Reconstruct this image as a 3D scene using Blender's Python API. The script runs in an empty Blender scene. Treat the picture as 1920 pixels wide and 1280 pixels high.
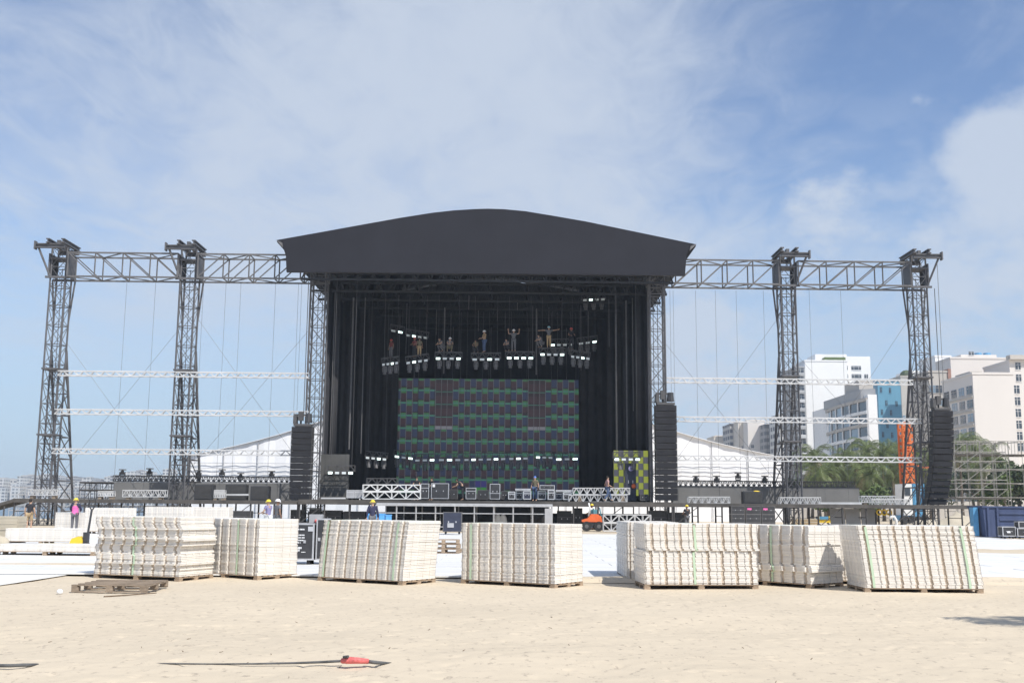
import bpy, bmesh, math, random
import numpy as np
from mathutils import Vector, Matrix
random.seed(7); rng = np.random.default_rng(7)
R = math.radians
SC = bpy.context.scene
COL = SC.collection

# ------------------------------------------------------------------ camera
FPX = 2000.0; PITCH = math.atan(310/2000); ROLL = R(.45); CAMZ = 1.55
F_ = Vector((0, math.cos(PITCH), math.sin(PITCH))); U0 = Vector((0, -math.sin(PITCH), math.cos(PITCH))); R0 = Vector((1, 0, 0))
R_ = math.cos(ROLL)*R0 + math.sin(ROLL)*U0; U_ = -math.sin(ROLL)*R0 + math.cos(ROLL)*U0
CP = Vector((0, 0, CAMZ))
cam = bpy.data.cameras.new('camera'); camo = bpy.data.objects.new('camera', cam); COL.objects.link(camo)
cam.sensor_width = 36; cam.lens = FPX/1920*36; cam.clip_end = 20000; cam.clip_start = .1
m = Matrix((R_, U_, -F_)).transposed().to_4x4(); m.translation = CP
camo.matrix_world = m
SC.camera = camo

# ------------------------------------------------------------------ light
SUN_EL = R(50); SUN_H = Vector((.64, -.768, 0)).normalized()
SUN_DIR = Vector((SUN_H.x*math.cos(SUN_EL), SUN_H.y*math.cos(SUN_EL), math.sin(SUN_EL)))
sl = bpy.data.lights.new('sun', 'SUN'); sl.energy = 4.7; sl.angle = R(.6); sl.color = (1, .965, .90)
so = bpy.data.objects.new('sun', sl); COL.objects.link(so)
so.rotation_euler = SUN_DIR.to_track_quat('Z', 'Y').to_euler()
so.location = (60, -40, 90)
w = bpy.data.worlds.new('World'); SC.world = w; w.use_nodes = True
nt = w.node_tree; nt.nodes.clear()
def N(t, **k):
    n = nt.nodes.new(t)
    for a, b in k.items(): setattr(n, a, b)
    return n
def L(a, b): nt.links.new(a, b)
def MATH(op, a, b=None, c=None, clamp=False):
    n = N('ShaderNodeMath', operation=op); n.use_clamp = clamp
    for i, x in enumerate((a, b, c)):
        if x is None: continue
        if hasattr(x, 'links') or hasattr(x, 'is_output'): L(x, n.inputs[i])
        else: n.inputs[i].default_value = x
    return n.outputs[0]
sky = N('ShaderNodeTexSky', sky_type='NISHITA'); sky.sun_disc = False
sky.sun_elevation = SUN_EL; sky.sun_rotation = math.atan2(SUN_H.x, SUN_H.y)
sky.air_density = 1.0; sky.dust_density = .4; sky.ozone_density = 2.0; sky.altitude = 0
tc = N('ShaderNodeTexCoord'); sep = N('ShaderNodeSeparateXYZ'); L(tc.outputs['Generated'], sep.inputs[0])
zc = MATH('ADD', MATH('MAXIMUM', sep.outputs['Z'], 0.0), .10)
cx = MATH('DIVIDE', sep.outputs['X'], zc); cy = MATH('DIVIDE', sep.outputs['Y'], zc)
comb = N('ShaderNodeCombineXYZ'); L(cx, comb.inputs[0]); L(cy, comb.inputs[1])
def noise(vec, scale, detail, rough, loc=(0, 0, 0), scl=(1, 1, 1), rot=(0, 0, 0), dist=0):
    mp = N('ShaderNodeMapping'); mp.inputs['Location'].default_value = loc; mp.inputs['Scale'].default_value = scl; mp.inputs['Rotation'].default_value = rot
    L(vec, mp.inputs[0])
    n = N('ShaderNodeTexNoise'); L(mp.outputs[0], n.inputs['Vector'])
    n.inputs['Scale'].default_value = scale; n.inputs['Detail'].default_value = detail; n.inputs['Roughness'].default_value = rough; n.inputs['Distortion'].default_value = dist
    return n.outputs['Fac']
def ramp(x, a, b):
    n = N('ShaderNodeMapRange', interpolation_type='SMOOTHSTEP'); L(x, n.inputs[0]); n.inputs[1].default_value = a; n.inputs[2].default_value = b
    return n.outputs[0]
# a wide thin veil in streaks, broken by open blue, and low cumulus banks near the horizon
def blob(d, k):     # soft lobe of the sky around a direction
    v = Vector(d).normalized(); dp = N('ShaderNodeVectorMath', operation='DOT_PRODUCT'); L(tc.outputs['Generated'], dp.inputs[0]); dp.inputs[1].default_value = v
    return ramp(dp.outputs['Value'], k, 1.0)
def pixdir(u, v): return (F_ + R_*(u-960)/FPX + U_*(640-v)/FPX)
big = noise(comb.outputs[0], .55, 4, .5, loc=(1.3, 4.1, 0), scl=(1, .7, 1), rot=(0, 0, R(24)), dist=.3)
wisp = noise(comb.outputs[0], 2.3, 11, .60, loc=(3.3, .4, 0), scl=(.75, .55, 1), rot=(0, 0, R(-28)), dist=.55)
fine = noise(comb.outputs[0], 9.0, 9, .62, loc=(.7, 2.2, 0), scl=(.8, .45, 1), rot=(0, 0, R(-34)), dist=.9)
cov = MATH('ADD', MATH('MULTIPLY', blob(pixdir(860, 400), .885), .44), MATH('MULTIPLY', MATH('SUBTRACT', big, .5), .35))
cov = MATH('SUBTRACT', MATH('ADD', cov, .26), MATH('MULTIPLY', blob(pixdir(1590, 190), .975), .40))
cov = MATH('ADD', cov, MATH('ADD', MATH('MULTIPLY', MATH('SUBTRACT', wisp, .5), 1.45), MATH('MULTIPLY', MATH('SUBTRACT', fine, .5), 1.0)))
veil = MATH('MULTIPLY', ramp(cov, -.25, 1.0), ramp(sep.outputs['Z'], .03, .22))
cum = noise(tc.outputs['Generated'], 9.0, 10, .57, loc=(.3, .2, .55), scl=(1, 1, 2.0))
low = MATH('MULTIPLY', ramp(sep.outputs['Z'], .40, .16), ramp(sep.outputs['X'], .02, .20))
cumr = MATH('MULTIPLY', ramp(cum, .46, .66), low)
edge = MATH('ADD', MATH('MULTIPLY', blob(pixdir(1950, 335), .9945), .70), noise(tc.outputs['Generated'], 13.0, 11, .6, loc=(.1, .7, .25), scl=(1, 1, 1.5))); edge = ramp(edge, .62, 1.06)
nz2 = noise(tc.outputs['Generated'], 17.0, 11, .62, loc=(.4, .9, .1), scl=(1, 1, 1.7))
for u_, v_, k_, a_ in ((1300, 660, .9965, .46), (1400, 750, .9965, .40), (1860, 560, .993, .38), (1560, 410, .9975, .30)):
    edge = MATH('MAXIMUM', edge, ramp(MATH('ADD', MATH('MULTIPLY', blob(pixdir(u_, v_), k_), a_), nz2), .58, .98))
mask = MATH('MAXIMUM', MATH('MULTIPLY', veil, .90), MATH('MULTIPLY', MATH('MAXIMUM', cumr, edge), .86))
tint = N('ShaderNodeMix', data_type='RGBA', blend_type='MULTIPLY'); tint.inputs[0].default_value = 1; L(sky.outputs[0], tint.inputs[6]); tint.inputs[7].default_value = (1.0, 1.0, 1.07, 1)
hzn = N('ShaderNodeMix', data_type='RGBA'); L(MATH('MULTIPLY', ramp(sep.outputs['Z'], .34, .02), .80), hzn.inputs[0]); L(tint.outputs[2], hzn.inputs[6]); hzn.inputs[7].default_value = (3.0, 4.15, 5.45, 1)   # pale blue lower air
mix = N('ShaderNodeMix', data_type='RGBA'); L(mask, mix.inputs[0]); L(hzn.outputs[2], mix.inputs[6]); mix.inputs[7].default_value = (4.20, 4.72, 5.55, 1)
bg = N('ShaderNodeBackground'); L(mix.outputs[2], bg.inputs[0]); bg.inputs[1].default_value = .145
out = N('ShaderNodeOutputWorld'); L(bg.outputs[0], out.inputs[0])
SC.view_settings.view_transform = 'Standard'; SC.view_settings.look = 'None'; SC.view_settings.gamma = 1; SC.view_settings.exposure = 0
SC.render.engine = 'CYCLES'

# ------------------------------------------------------------------ placing
YAW = .0175
def ray(u, v): return F_ + R_*((u-960)/FPX) + U_*((640-v)/FPX)
def at(u, v, Y): d = ray(u, v); return CP + d*(Y/d.y)
def gnd(u, v, z=0): d = ray(u, v); return CP + d*((z-CAMZ)/d.z)
def st(u, v, dy=0):                                   # point on the stage's slightly turned plane, dy metres behind its towers
    d = ray(u, v); return CP + d*((80+dy)/(d.y - YAW*d.x))
def SP(x, dy, z): return (x, 80 + dy + YAW*x, z)
def sxz(u, v, dy=0): p = st(u, v, dy); return p.x, p.z

# ------------------------------------------------------------------ materials
MT = {}
def mat(name, col, rough=.7, metal=0, var=.12, scale=4, bump=0, bscale=40, spec=.4, emit=0, rnd=0, streak=None):
    mm = bpy.data.materials.new(name); mm.use_nodes = True; t = mm.node_tree; b = t.nodes['Principled BSDF']
    b.inputs['Roughness'].default_value = rough; b.inputs['Metallic'].default_value = metal; b.inputs['Specular IOR Level'].default_value = spec
    co = t.nodes.new('ShaderNodeTexCoord'); src = co.outputs['Object']
    if streak:
        mp = t.nodes.new('ShaderNodeMapping'); mp.inputs['Scale'].default_value = streak; t.links.new(src, mp.inputs[0]); src = mp.outputs[0]
    n = t.nodes.new('ShaderNodeTexNoise'); n.inputs['Scale'].default_value = scale; n.inputs['Detail'].default_value = 6; n.inputs['Roughness'].default_value = .6
    t.links.new(src, n.inputs['Vector'])
    mx = t.nodes.new('ShaderNodeMix'); mx.data_type = 'RGBA'
    mr = t.nodes.new('ShaderNodeMapRange'); mr.inputs[1].default_value = .3; mr.inputs[2].default_value = .7; t.links.new(n.outputs['Fac'], mr.inputs[0]); t.links.new(mr.outputs[0], mx.inputs[0])
    mx.inputs[6].default_value = (*[c*(1-var) for c in col], 1); mx.inputs[7].default_value = (*[min(1, c*(1+var)) for c in col], 1)
    res = mx.outputs[2]
    if rnd:
        oi = t.nodes.new('ShaderNodeObjectInfo'); hs = t.nodes.new('ShaderNodeHueSaturation'); m2 = t.nodes.new('ShaderNodeMapRange')
        m2.inputs[3].default_value = 1-rnd; m2.inputs[4].default_value = 1+rnd; t.links.new(oi.outputs['Random'], m2.inputs[0]); t.links.new(m2.outputs[0], hs.inputs['Value']); t.links.new(res, hs.inputs['Color']); res = hs.outputs[0]
    t.links.new(res, b.inputs['Base Color'])
    if bump:
        n2 = t.nodes.new('ShaderNodeTexNoise'); n2.inputs['Scale'].default_value = bscale; n2.inputs['Detail'].default_value = 5; t.links.new(src, n2.inputs['Vector'])
        bp = t.nodes.new('ShaderNodeBump'); bp.inputs['Strength'].default_value = bump; bp.inputs['Distance'].default_value = .02; t.links.new(n2.outputs['Fac'], bp.inputs['Height']); t.links.new(bp.outputs[0], b.inputs['Normal'])
    if emit:
        t.links.new(res, b.inputs['Emission Color']); b.inputs['Emission Strength'].default_value = emit
    MT[name] = mm; return mm
mat('plastic', (.80, .755, .69), .5, var=.09, scale=4, rnd=.07)
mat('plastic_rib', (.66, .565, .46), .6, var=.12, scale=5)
mat('flooring', (.75, .74, .72), .6, var=.08, scale=.8, rnd=.04, streak=(.3, 1, 1))
mat('wood', (.36, .27, .19), .85, var=.35, scale=3, bump=.3, bscale=30, rnd=.12, streak=(1, 8, 8))
mat('old_wood', (.30, .235, .175), .9, var=.4, scale=3, bump=.4, bscale=30, rnd=.15, streak=(1, 8, 8))
mat('green_strap', (.50, .64, .46), .4, var=.1)
mat('black_cloth', (.030, .030, .034), .85, var=.2, scale=1.2, spec=.15)
mat('fascia', (.021, .021, .027), .75, var=.12, scale=.35, bump=.12, bscale=1.2, spec=.2)
mat('drape', (.042, .041, .043), .8, var=.22, scale=.8, spec=.2)
mat('black_steel', (.075, .072, .072), .55, metal=0, var=.25, scale=2, spec=.5)
mat('mast_steel', (.105, .103, .108), .55, var=.25, scale=2, spec=.5)
mat('grey_steel', (.13, .125, .125), .5, var=.25, scale=2, spec=.5)
mat('galv', (.50, .50, .51), .45, metal=.35, var=.15, scale=3)
mat('alu', (.66, .66, .67), .38, metal=.45, var=.1, scale=3)
mat('white_paint', (.76, .76, .75), .5, var=.06, scale=2)
mat('rail_white', (.60, .60, .60), .5, var=.15, scale=.6)
mat('dull_white', (.55, .55, .55), .5, var=.12, scale=2)
mat('tent', (.86, .86, .87), .55, var=.05, scale=.3, bump=.25, bscale=.7, spec=.3)
mat('riser', (.17, .168, .165), .8, var=.15, scale=.5)
mat('deck_edge', (.085, .078, .072), .8, var=.3, scale=1.5)
mat('speaker', (.050, .048, .047), .75, var=.2, scale=3, bump=.3, bscale=60)
mat('roof_black', (.022, .022, .024), .7, var=.2)
mat('board_grey', (.085, .083, .078), .8, var=.2, scale=.8)
mat('scaffold_tube', (.30, .285, .26), .55, metal=.2, var=.2, scale=2)
mat('case_black', (.045, .045, .048), .5, var=.2, scale=3)
mat('case_blue', (.035, .040, .065), .6, var=.2, scale=3)
mat('rubber', (.03, .03, .03), .8)
mat('lamp_glow', (.80, 1, .93), .3, var=.02, emit=2.2)
mat('lamp_dim', (.62, .66, .66), .3, var=.1, emit=.16)
mat('print_white', (.78, .78, .78), .6, var=.05)
mat('skin', (.46, .29, .20), .6, var=.08, scale=8)
mat('skin_dark', (.24, .14, .09), .6, var=.08, scale=8)
mat('hair', (.03, .022, .018), .8)
for n_, c_ in dict(pink=(.80, .16, .42), navy=(.035, .035, .075), blackcloth=(.03, .03, .035), greycloth=(.14, .14, .15), denim=(.08, .12, .22), whitecloth=(.70, .70, .70), olive=(.16, .14, .09), tan=(.42, .30, .17), maroon=(.18, .05, .05), purple=(.24, .22, .38), blue=(.08, .14, .36), rose=(.45, .27, .27)).items():
    mat('cloth_'+n_, c_, .85, var=.12, scale=6)
for n_, c_ in dict(yellow=(.80, .62, .06), white=(.85, .85, .85), red=(.62, .07, .06), blue=(.12, .22, .60), cyan=(.35, .62, .70)).items():
    mat('helmet_'+n_, c_, .35, var=.03)
mat('orange', (.78, .15, .04), .45, var=.1); mat('crane_orange', (.74, .19, .05), .5, var=.12, scale=1)
mat('yellow', (.80, .55, .04), .45, var=.08); mat('red', (.70, .16, .15), .6, var=.35, scale=25); mat('sky_blue', (.12, .38, .72), .5, var=.15)
mat('skip_blue', (.055, .075, .15), .6, var=.2, scale=1.5, streak=(1, 1, .3)); mat('container_blue', (.10, .30, .50), .55, var=.15)
mat('teal', (.10, .28, .33), .5)
mat('concrete', (.42, .42, .43), .85, var=.12, scale=1, bump=.2, bscale=8); mat('sandpile', (.50, .44, .34), .95, var=.12, scale=1, bump=.5, bscale=6)
mat('hose', (.10, .10, .10), .8, var=.4, scale=6); mat('twig', (.16, .11, .07), .9)
mat('bld_white', (.84, .83, .81), .8, var=.035, scale=.08); mat('bld_beige', (.72, .67, .62), .85, var=.04, scale=.08, streak=(1, 1, .3)); mat('bld_grey', (.40, .40, .40), .8, var=.08, scale=.2)
mat('bld_stone', (.50, .46, .41), .85, var=.08, scale=.2); mat('bld_blue', (.12, .30, .42), .55, var=.10, scale=.25, streak=(1, 1, .2)); mat('bld_far', (.55, .53, .50), .9, var=.2, scale=.05); mat('bld_cream', (.66, .60, .52), .85, var=.08, scale=.15)
mat('brick', (.36, .20, .15), .9, var=.2, scale=.4)
mat('glass', (.045, .055, .07), .12, var=.3, scale=.3, spec=.8); mat('glass_sky', (.20, .27, .34), .15, var=.25, scale=.3, spec=.8)
mat('trunk', (.13, .105, .08), .9, var=.3, scale=3); mat('palm_leaf', (.115, .145, .04), .5, var=.6, scale=1.6, rnd=.1); mat('palm_dry', (.25, .19, .09), .7, var=.3)
mat('leaf', (.06, .085, .03), .55, var=.5, scale=.9); mat('leaf_light', (.10, .14, .04), .55, var=.4, scale=.9)
mat('hill', (.10, .13, .13), .95, var=.3, scale=.01)

# ------------------------------------------------------------------ mesh building
ORG = {}
def tag(o, label=None, cat=None, group=None, kind=None):
    for k, v in (('label', label), ('category', cat), ('group', group), ('kind', kind)):
        if v: o[k] = v
    return o
def thing(name, label, cat, loc=(0, 0, 0), rz=0, group=None):
    o = bpy.data.objects.new(name, None); COL.objects.link(o); o.location = loc; o.rotation_euler = (0, 0, rz); o.empty_display_size = .3
    ORG[o.name] = (Matrix.Translation(Vector(loc)) @ Matrix.Rotation(rz, 4, 'Z')).inverted()
    return tag(o, label, cat, group)
def link(name, me, parent=None):
    o = bpy.data.objects.new(name, me); COL.objects.link(o)
    if parent: o.parent = parent; ORG[o.name] = ORG.get(parent.name, Matrix())
    return o
class MB:
    def __init__(s): s.v = []; s.f = []; s.mi = []; s.cur = 0
    def mat(s, i): s.cur = i; return s
    def add(s, vs, fs):
        k = len(s.v); s.v += [tuple(v) for v in vs]; s.f += [tuple(i+k for i in f) for f in fs]; s.mi += [s.cur]*len(fs); return s
    def hexa(s, a): return s.add(a, [(0, 3, 2, 1), (4, 5, 6, 7), (0, 1, 5, 4), (1, 2, 6, 5), (2, 3, 7, 6), (3, 0, 4, 7)])
    def box(s, x0, x1, y0, y1, z0, z1): return s.hexa([(x0, y0, z0), (x1, y0, z0), (x1, y1, z0), (x0, y1, z0), (x0, y0, z1), (x1, y0, z1), (x1, y1, z1), (x0, y1, z1)])
    def sbox(s, x0, x1, d0, d1, z0, z1): return s.hexa([SP(x0, d0, z0), SP(x1, d0, z0), SP(x1, d1, z0), SP(x0, d1, z0), SP(x0, d0, z1), SP(x1, d0, z1), SP(x1, d1, z1), SP(x0, d1, z1)])
    def cbox(s, c, sx, sy, sz, rz=0):
        c = Vector(c); M = Matrix.Rotation(rz, 3, 'Z'); return s.hexa([c + M @ Vector((x*sx/2, y*sy/2, z*sz/2)) for z in (-1, 1) for x, y in ((-1, -1), (1, -1), (1, 1), (-1, 1))])
    def bar(s, p, q, r, r2=None, n=4):
        p = Vector(p); q = Vector(q); d = q-p
        if d.length < 1e-6: return s
        d.normalize(); a = d.orthogonal() if abs(d.z) > .95 else d.cross(Vector((0, 0, 1))); a.normalize(); b = d.cross(a); r2 = r if r2 is None else r2
        off = math.pi/4 if n == 4 else 0; k = math.sqrt(2) if n == 4 else 1
        vs = []
        for c, rr in ((p, r), (q, r2)):
            for i in range(n): t = 2*math.pi*i/n+off; vs.append(c + (a*math.cos(t)+b*math.sin(t))*rr*k)
        return s.add(vs, [(i, (i+1) % n, n+(i+1) % n, n+i) for i in range(n)] + [tuple(range(n-1, -1, -1)), tuple(range(n, 2*n))])
    def path(s, pts, r, n=6):
        pts = [Vector(p) for p in pts]; k0 = len(s.v); rr = r if isinstance(r, (list, tuple)) else [r]*len(pts); vs = []
        for i, p in enumerate(pts):
            d = (pts[min(i+1, len(pts)-1)]-pts[max(i-1, 0)]).normalized(); a = d.cross(Vector((.13, .21, 1))).normalized(); b = d.cross(a)
            for j in range(n): t = 2*math.pi*j/n; vs.append(p+(a*math.cos(t)+b*math.sin(t))*rr[i])
        fs = [(i*n+j, i*n+(j+1) % n, (i+1)*n+(j+1) % n, (i+1)*n+j) for i in range(len(pts)-1) for j in range(n)]
        return s.add(vs, fs+[tuple(range(n-1, -1, -1)), tuple(range((len(pts)-1)*n, len(pts)*n))])
    def prism(s, pts, off):        # outline (3d points) swept by off
        n = len(pts); off = Vector(off); a = [Vector(p) for p in pts]
        return s.add(a+[p+off for p in a], [tuple(range(n)), tuple(range(2*n-1, n-1, -1))]+[(i, n+i, n+(i+1) % n, (i+1) % n) for i in range(n)])
    def ball(s, c, rx, ry=None, rz=None, nu=10, nv=7, half=False):
        ry = ry or rx; rz = rz or rx; c = Vector(c); vs = []; lo = 0 if half else -math.pi/2
        for j in range(nv+1):
            t = lo+(math.pi/2-lo)*j/nv
            for i in range(nu): p = 2*math.pi*i/nu; vs.append(c+Vector((rx*math.cos(t)*math.cos(p), ry*math.cos(t)*math.sin(p), rz*math.sin(t))))
        return s.add(vs, [(j*nu+i, j*nu+(i+1) % nu, (j+1)*nu+(i+1) % nu, (j+1)*nu+i) for j in range(nv) for i in range(nu)]+[tuple(range(nu-1, -1, -1))])
    def mesh(s, name, mats, parent=None, local=False, smooth=False):
        M = Matrix() if (parent is None or local) else ORG.get(parent.name, Matrix())
        v = s.v if M == Matrix() else [tuple(M @ Vector(p)) for p in s.v]
        me = bpy.data.meshes.new(name); me.from_pydata(v, [], s.f)
        for x in (mats if isinstance(mats, (list, tuple)) else [mats]): me.materials.append(MT[x])
        if any(s.mi): me.polygons.foreach_set('material_index', s.mi)
        if smooth: me.polygons.foreach_set('use_smooth', [True]*len(s.f))
        bm = bmesh.new(); bm.from_mesh(me); bmesh.ops.recalc_face_normals(bm, faces=bm.faces); bm.to_mesh(me); bm.free()
        return me
    def build(s, name, mats, parent=None, local=False, smooth=False): return link(name, s.mesh(name, mats, parent, local, smooth), parent)
def based(name, mb, mats, label, cat, group=None, kind=None, smooth=False):      # a one-mesh thing with its origin at its base
    a = np.array(mb.v); lo = a.min(0); hi = a.max(0); c = Vector(((lo[0]+hi[0])/2, (lo[1]+hi[1])/2, lo[2]))
    mb.v = [tuple(Vector(p)-c) for p in mb.v]; o = mb.build(name, mats, smooth=smooth); o.location = c
    return tag(o, label, cat, group, kind)
def clone(o, parent=None):
    c = o.copy(); COL.objects.link(c); c.parent = parent
    for ch in list(o.children): clone(ch, c)
    return c

# ------------------------------------------------------------------ ground, sea, far shore
def vnoise(x, y, seed=0):
    xi = np.floor(x).astype(np.int64); yi = np.floor(y).astype(np.int64); fx = x-xi; fy = y-yi; fx = fx*fx*(3-2*fx); fy = fy*fy*(3-2*fy)
    def h(a, b):
        k = (a*374761393 + b*668265263 + seed*1442695041) & 0x7fffffff; k = ((k ^ (k >> 13))*1274126177) & 0x7fffffff; return ((k ^ (k >> 16)) & 0xffff)/65535.
    return (h(xi, yi)*(1-fx)+h(xi+1, yi)*fx)*(1-fy)+(h(xi, yi+1)*(1-fx)+h(xi+1, yi+1)*fx)*fy
def build_ground():
    gx = np.concatenate([-np.geomspace(9000, 14, 34), np.arange(-13, 13.01, .04), np.geomspace(14, 9000, 34)])
    gy = np.concatenate([[-300, -60, -10, 3], np.arange(7, 22.6, .032), np.arange(22.9, 40, .6), np.arange(41, 150, 3), np.geomspace(160, 12000, 26)])
    X, Y = np.meshgrid(gx, gy)
    near = np.clip((44-Y)/14, 0, 1)*np.clip((24-np.abs(X))/6, 0, 1)
    Z = ((vnoise(X*.35, Y*.5, 1)-.5)*.10 + (vnoise(X*1.1, Y*1.5, 2)-.5)*.032 + (vnoise(X*3.1, Y*3.7, 3)-.5)*.014 + (vnoise(X*8, Y*9, 4)-.5)*.008)*near
    Z *= np.clip((21-Y)/3, .25, 1)
    fine = (gx >= -13.01) & (gx <= 13.01)
    for k in range(2300):                                   # scuffs and footprints
        px = rng.uniform(-12, 12); py = 8+13*rng.random()**.8; a = rng.uniform(0, 3.14); la = rng.uniform(.035, .12); lb = rng.uniform(.028, .055); dpt = rng.uniform(.004, .017)*(.35+1.3*float(vnoise(np.array(px*.3), np.array(py*.5), 9)))
        i0, i1 = np.searchsorted(gx, (px-.5, px+.5)); j0, j1 = np.searchsorted(gy, (py-.5, py+.5))
        dx = X[j0:j1, i0:i1]-px; dy = Y[j0:j1, i0:i1]-py; q = ((dx*math.cos(a)+dy*math.sin(a))/la)**2+((-dx*math.sin(a)+dy*math.cos(a))/lb)**2
        Z[j0:j1, i0:i1] += -dpt*np.exp(-q)+dpt*.14*np.exp(-(np.sqrt(q)-1.7)**2*3)
    Z = np.where((Y > 18.4) & (Y < 62), np.minimum(Z, .012), Z)
    sea = np.clip((Y-112)/14, 0, 1)*np.clip((-6-X)/10, 0, 1)
    Z = Z-6*sea
    me = bpy.data.meshes.new('sand_ground'); nx = len(gx); ny = len(gy)
    idx = np.arange(nx*ny).reshape(ny, nx); q = np.stack([idx[:-1, :-1], idx[:-1, 1:], idx[1:, 1:], idx[1:, :-1]], -1).reshape(-1, 4)
    me.vertices.add(nx*ny); me.vertices.foreach_set('co', np.stack([X, Y, Z], -1).ravel())
    me.loops.add(q.size); me.loops.foreach_set('vertex_index', q.ravel()); me.polygons.add(len(q)); me.polygons.foreach_set('loop_start', np.arange(0, q.size, 4)); me.polygons.foreach_set('loop_total', np.full(len(q), 4)); me.polygons.foreach_set('use_smooth', np.ones(len(q), bool))
    me.update(); me.validate()
    mm = mat('sand', (.595, .507, .385), .95, var=.06, scale=.35, bump=.22, bscale=14, spec=.15)
    t = mm.node_tree; b = t.nodes['Principled BSDF']; lk = b.inputs['Base Color'].links[0].from_socket
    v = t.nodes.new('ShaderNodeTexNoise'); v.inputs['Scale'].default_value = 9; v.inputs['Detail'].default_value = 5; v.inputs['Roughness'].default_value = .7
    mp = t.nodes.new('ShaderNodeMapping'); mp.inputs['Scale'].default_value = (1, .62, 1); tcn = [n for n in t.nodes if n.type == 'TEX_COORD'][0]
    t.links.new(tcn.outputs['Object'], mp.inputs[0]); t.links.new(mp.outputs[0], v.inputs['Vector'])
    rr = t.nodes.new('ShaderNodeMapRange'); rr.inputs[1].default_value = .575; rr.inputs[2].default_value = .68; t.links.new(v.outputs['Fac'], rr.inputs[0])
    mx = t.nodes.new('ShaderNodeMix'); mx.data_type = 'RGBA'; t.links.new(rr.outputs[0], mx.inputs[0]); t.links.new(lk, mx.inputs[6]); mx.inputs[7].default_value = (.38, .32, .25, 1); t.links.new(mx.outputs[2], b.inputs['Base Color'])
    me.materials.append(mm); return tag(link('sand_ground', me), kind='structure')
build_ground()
mm = mat('sea', (.055, .10, .15), .25, var=.15, scale=.02, bump=.5, bscale=.25, spec=.5)
tag(MB().add([(-9000, 104, -2.2), (-2, 104, -2.2), (-2, 11000, -2.2), (-9000, 11000, -2.2)], [(0, 1, 2, 3)]).build('sea', 'sea'), kind='structure')
hb = MB()
hp = [at(u, v, 1500) for u, v in ((-700, 905), (-400, 898), (-100, 903), (60, 908), (160, 900), (260, 905), (330, 912), (420, 925))]
hb.add([(p.x, p.y-90, -3) for p in hp]+[(p.x, p.y, p.z-9) for p in hp]+[(p.x, p.y+200, -3) for p in hp], [(i, i+1, 9+i, 8+i) for i in range(7)]+[(8+i, 9+i, 17+i, 16+i) for i in range(7)])
tag(hb.build('far_hill', 'hill', smooth=True), kind='structure')
fb = MB().box(-760, 120, 1060, 1420, -4, -1.2); tag(fb.build('far_shore', 'sandpile'), kind='structure')

# ------------------------------------------------------------------ floor covering
def build_flooring():
    base = MB().box(-33, 27.6, 23.75, 63, .02, .03).box(-33, -9.6, 19.6, 23.74, .02, .03)
    fl = tag(base.build('flooring', 'flooring'), kind='structure')
    pm = MB().box(0, 2.28, 0, 1.13, 0, .03)
    me = pm.mesh('floor_panel', 'flooring'); rest = MB(); n = 0
    for j in range(30):
        for i in range(27):
            x = -33+2.3*i + (1.15 if j % 2 else 0); y = 20.1+1.15*j
            if y < 23.5 and (x > -12.2+1.6*rng.random() - (y-20)*.25): continue
            if x > 25: continue
            if y < 37 and n < 290 and x > -25:
                o = link('floor_panel', me, fl); o.location = (x, y, .036+rng.uniform(0, .006)); o.rotation_euler = (rng.uniform(-.004, .004), 0, rng.uniform(-.006, .006)); n += 1
            else: rest.box(x, x+2.27, y, y+1.12, .036, .066+rng.uniform(0, .006))
    tag(rest.build('far_floor_panels', 'flooring', fl), kind='stuff')
build_flooring()
def sand_drift(u0, v0, sx, sy, h, seed):
    c = gnd(u0, v0); n = 26; vs = []; fs = []
    for j in range(n+1):
        for i in range(n+1):
            a = i/n*2-1; b = j/n*2-1; k = max(0, 1-(a*a+b*b)**.5); ns = float(vnoise(np.array(a*3+seed), np.array(b*3+seed), seed))
            vs.append((c.x+a*sx, c.y+b*sy, .055+h*(k*(.5+ns))-.05*(k <= .12)))
    fs = [(j*(n+1)+i, j*(n+1)+i+1, (j+1)*(n+1)+i+1, (j+1)*(n+1)+i) for j in range(n) for i in range(n)]
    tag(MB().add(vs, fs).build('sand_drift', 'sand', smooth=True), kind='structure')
sand_drift(1900, 1037, 3.2, 2.4, .10, 3); sand_drift(1200, 1090, 3, .55, .07, 5); sand_drift(120, 1063, 3.5, .35, .06, 6); sand_drift(1880, 1094, 2.2, .6, .08, 8)

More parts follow.
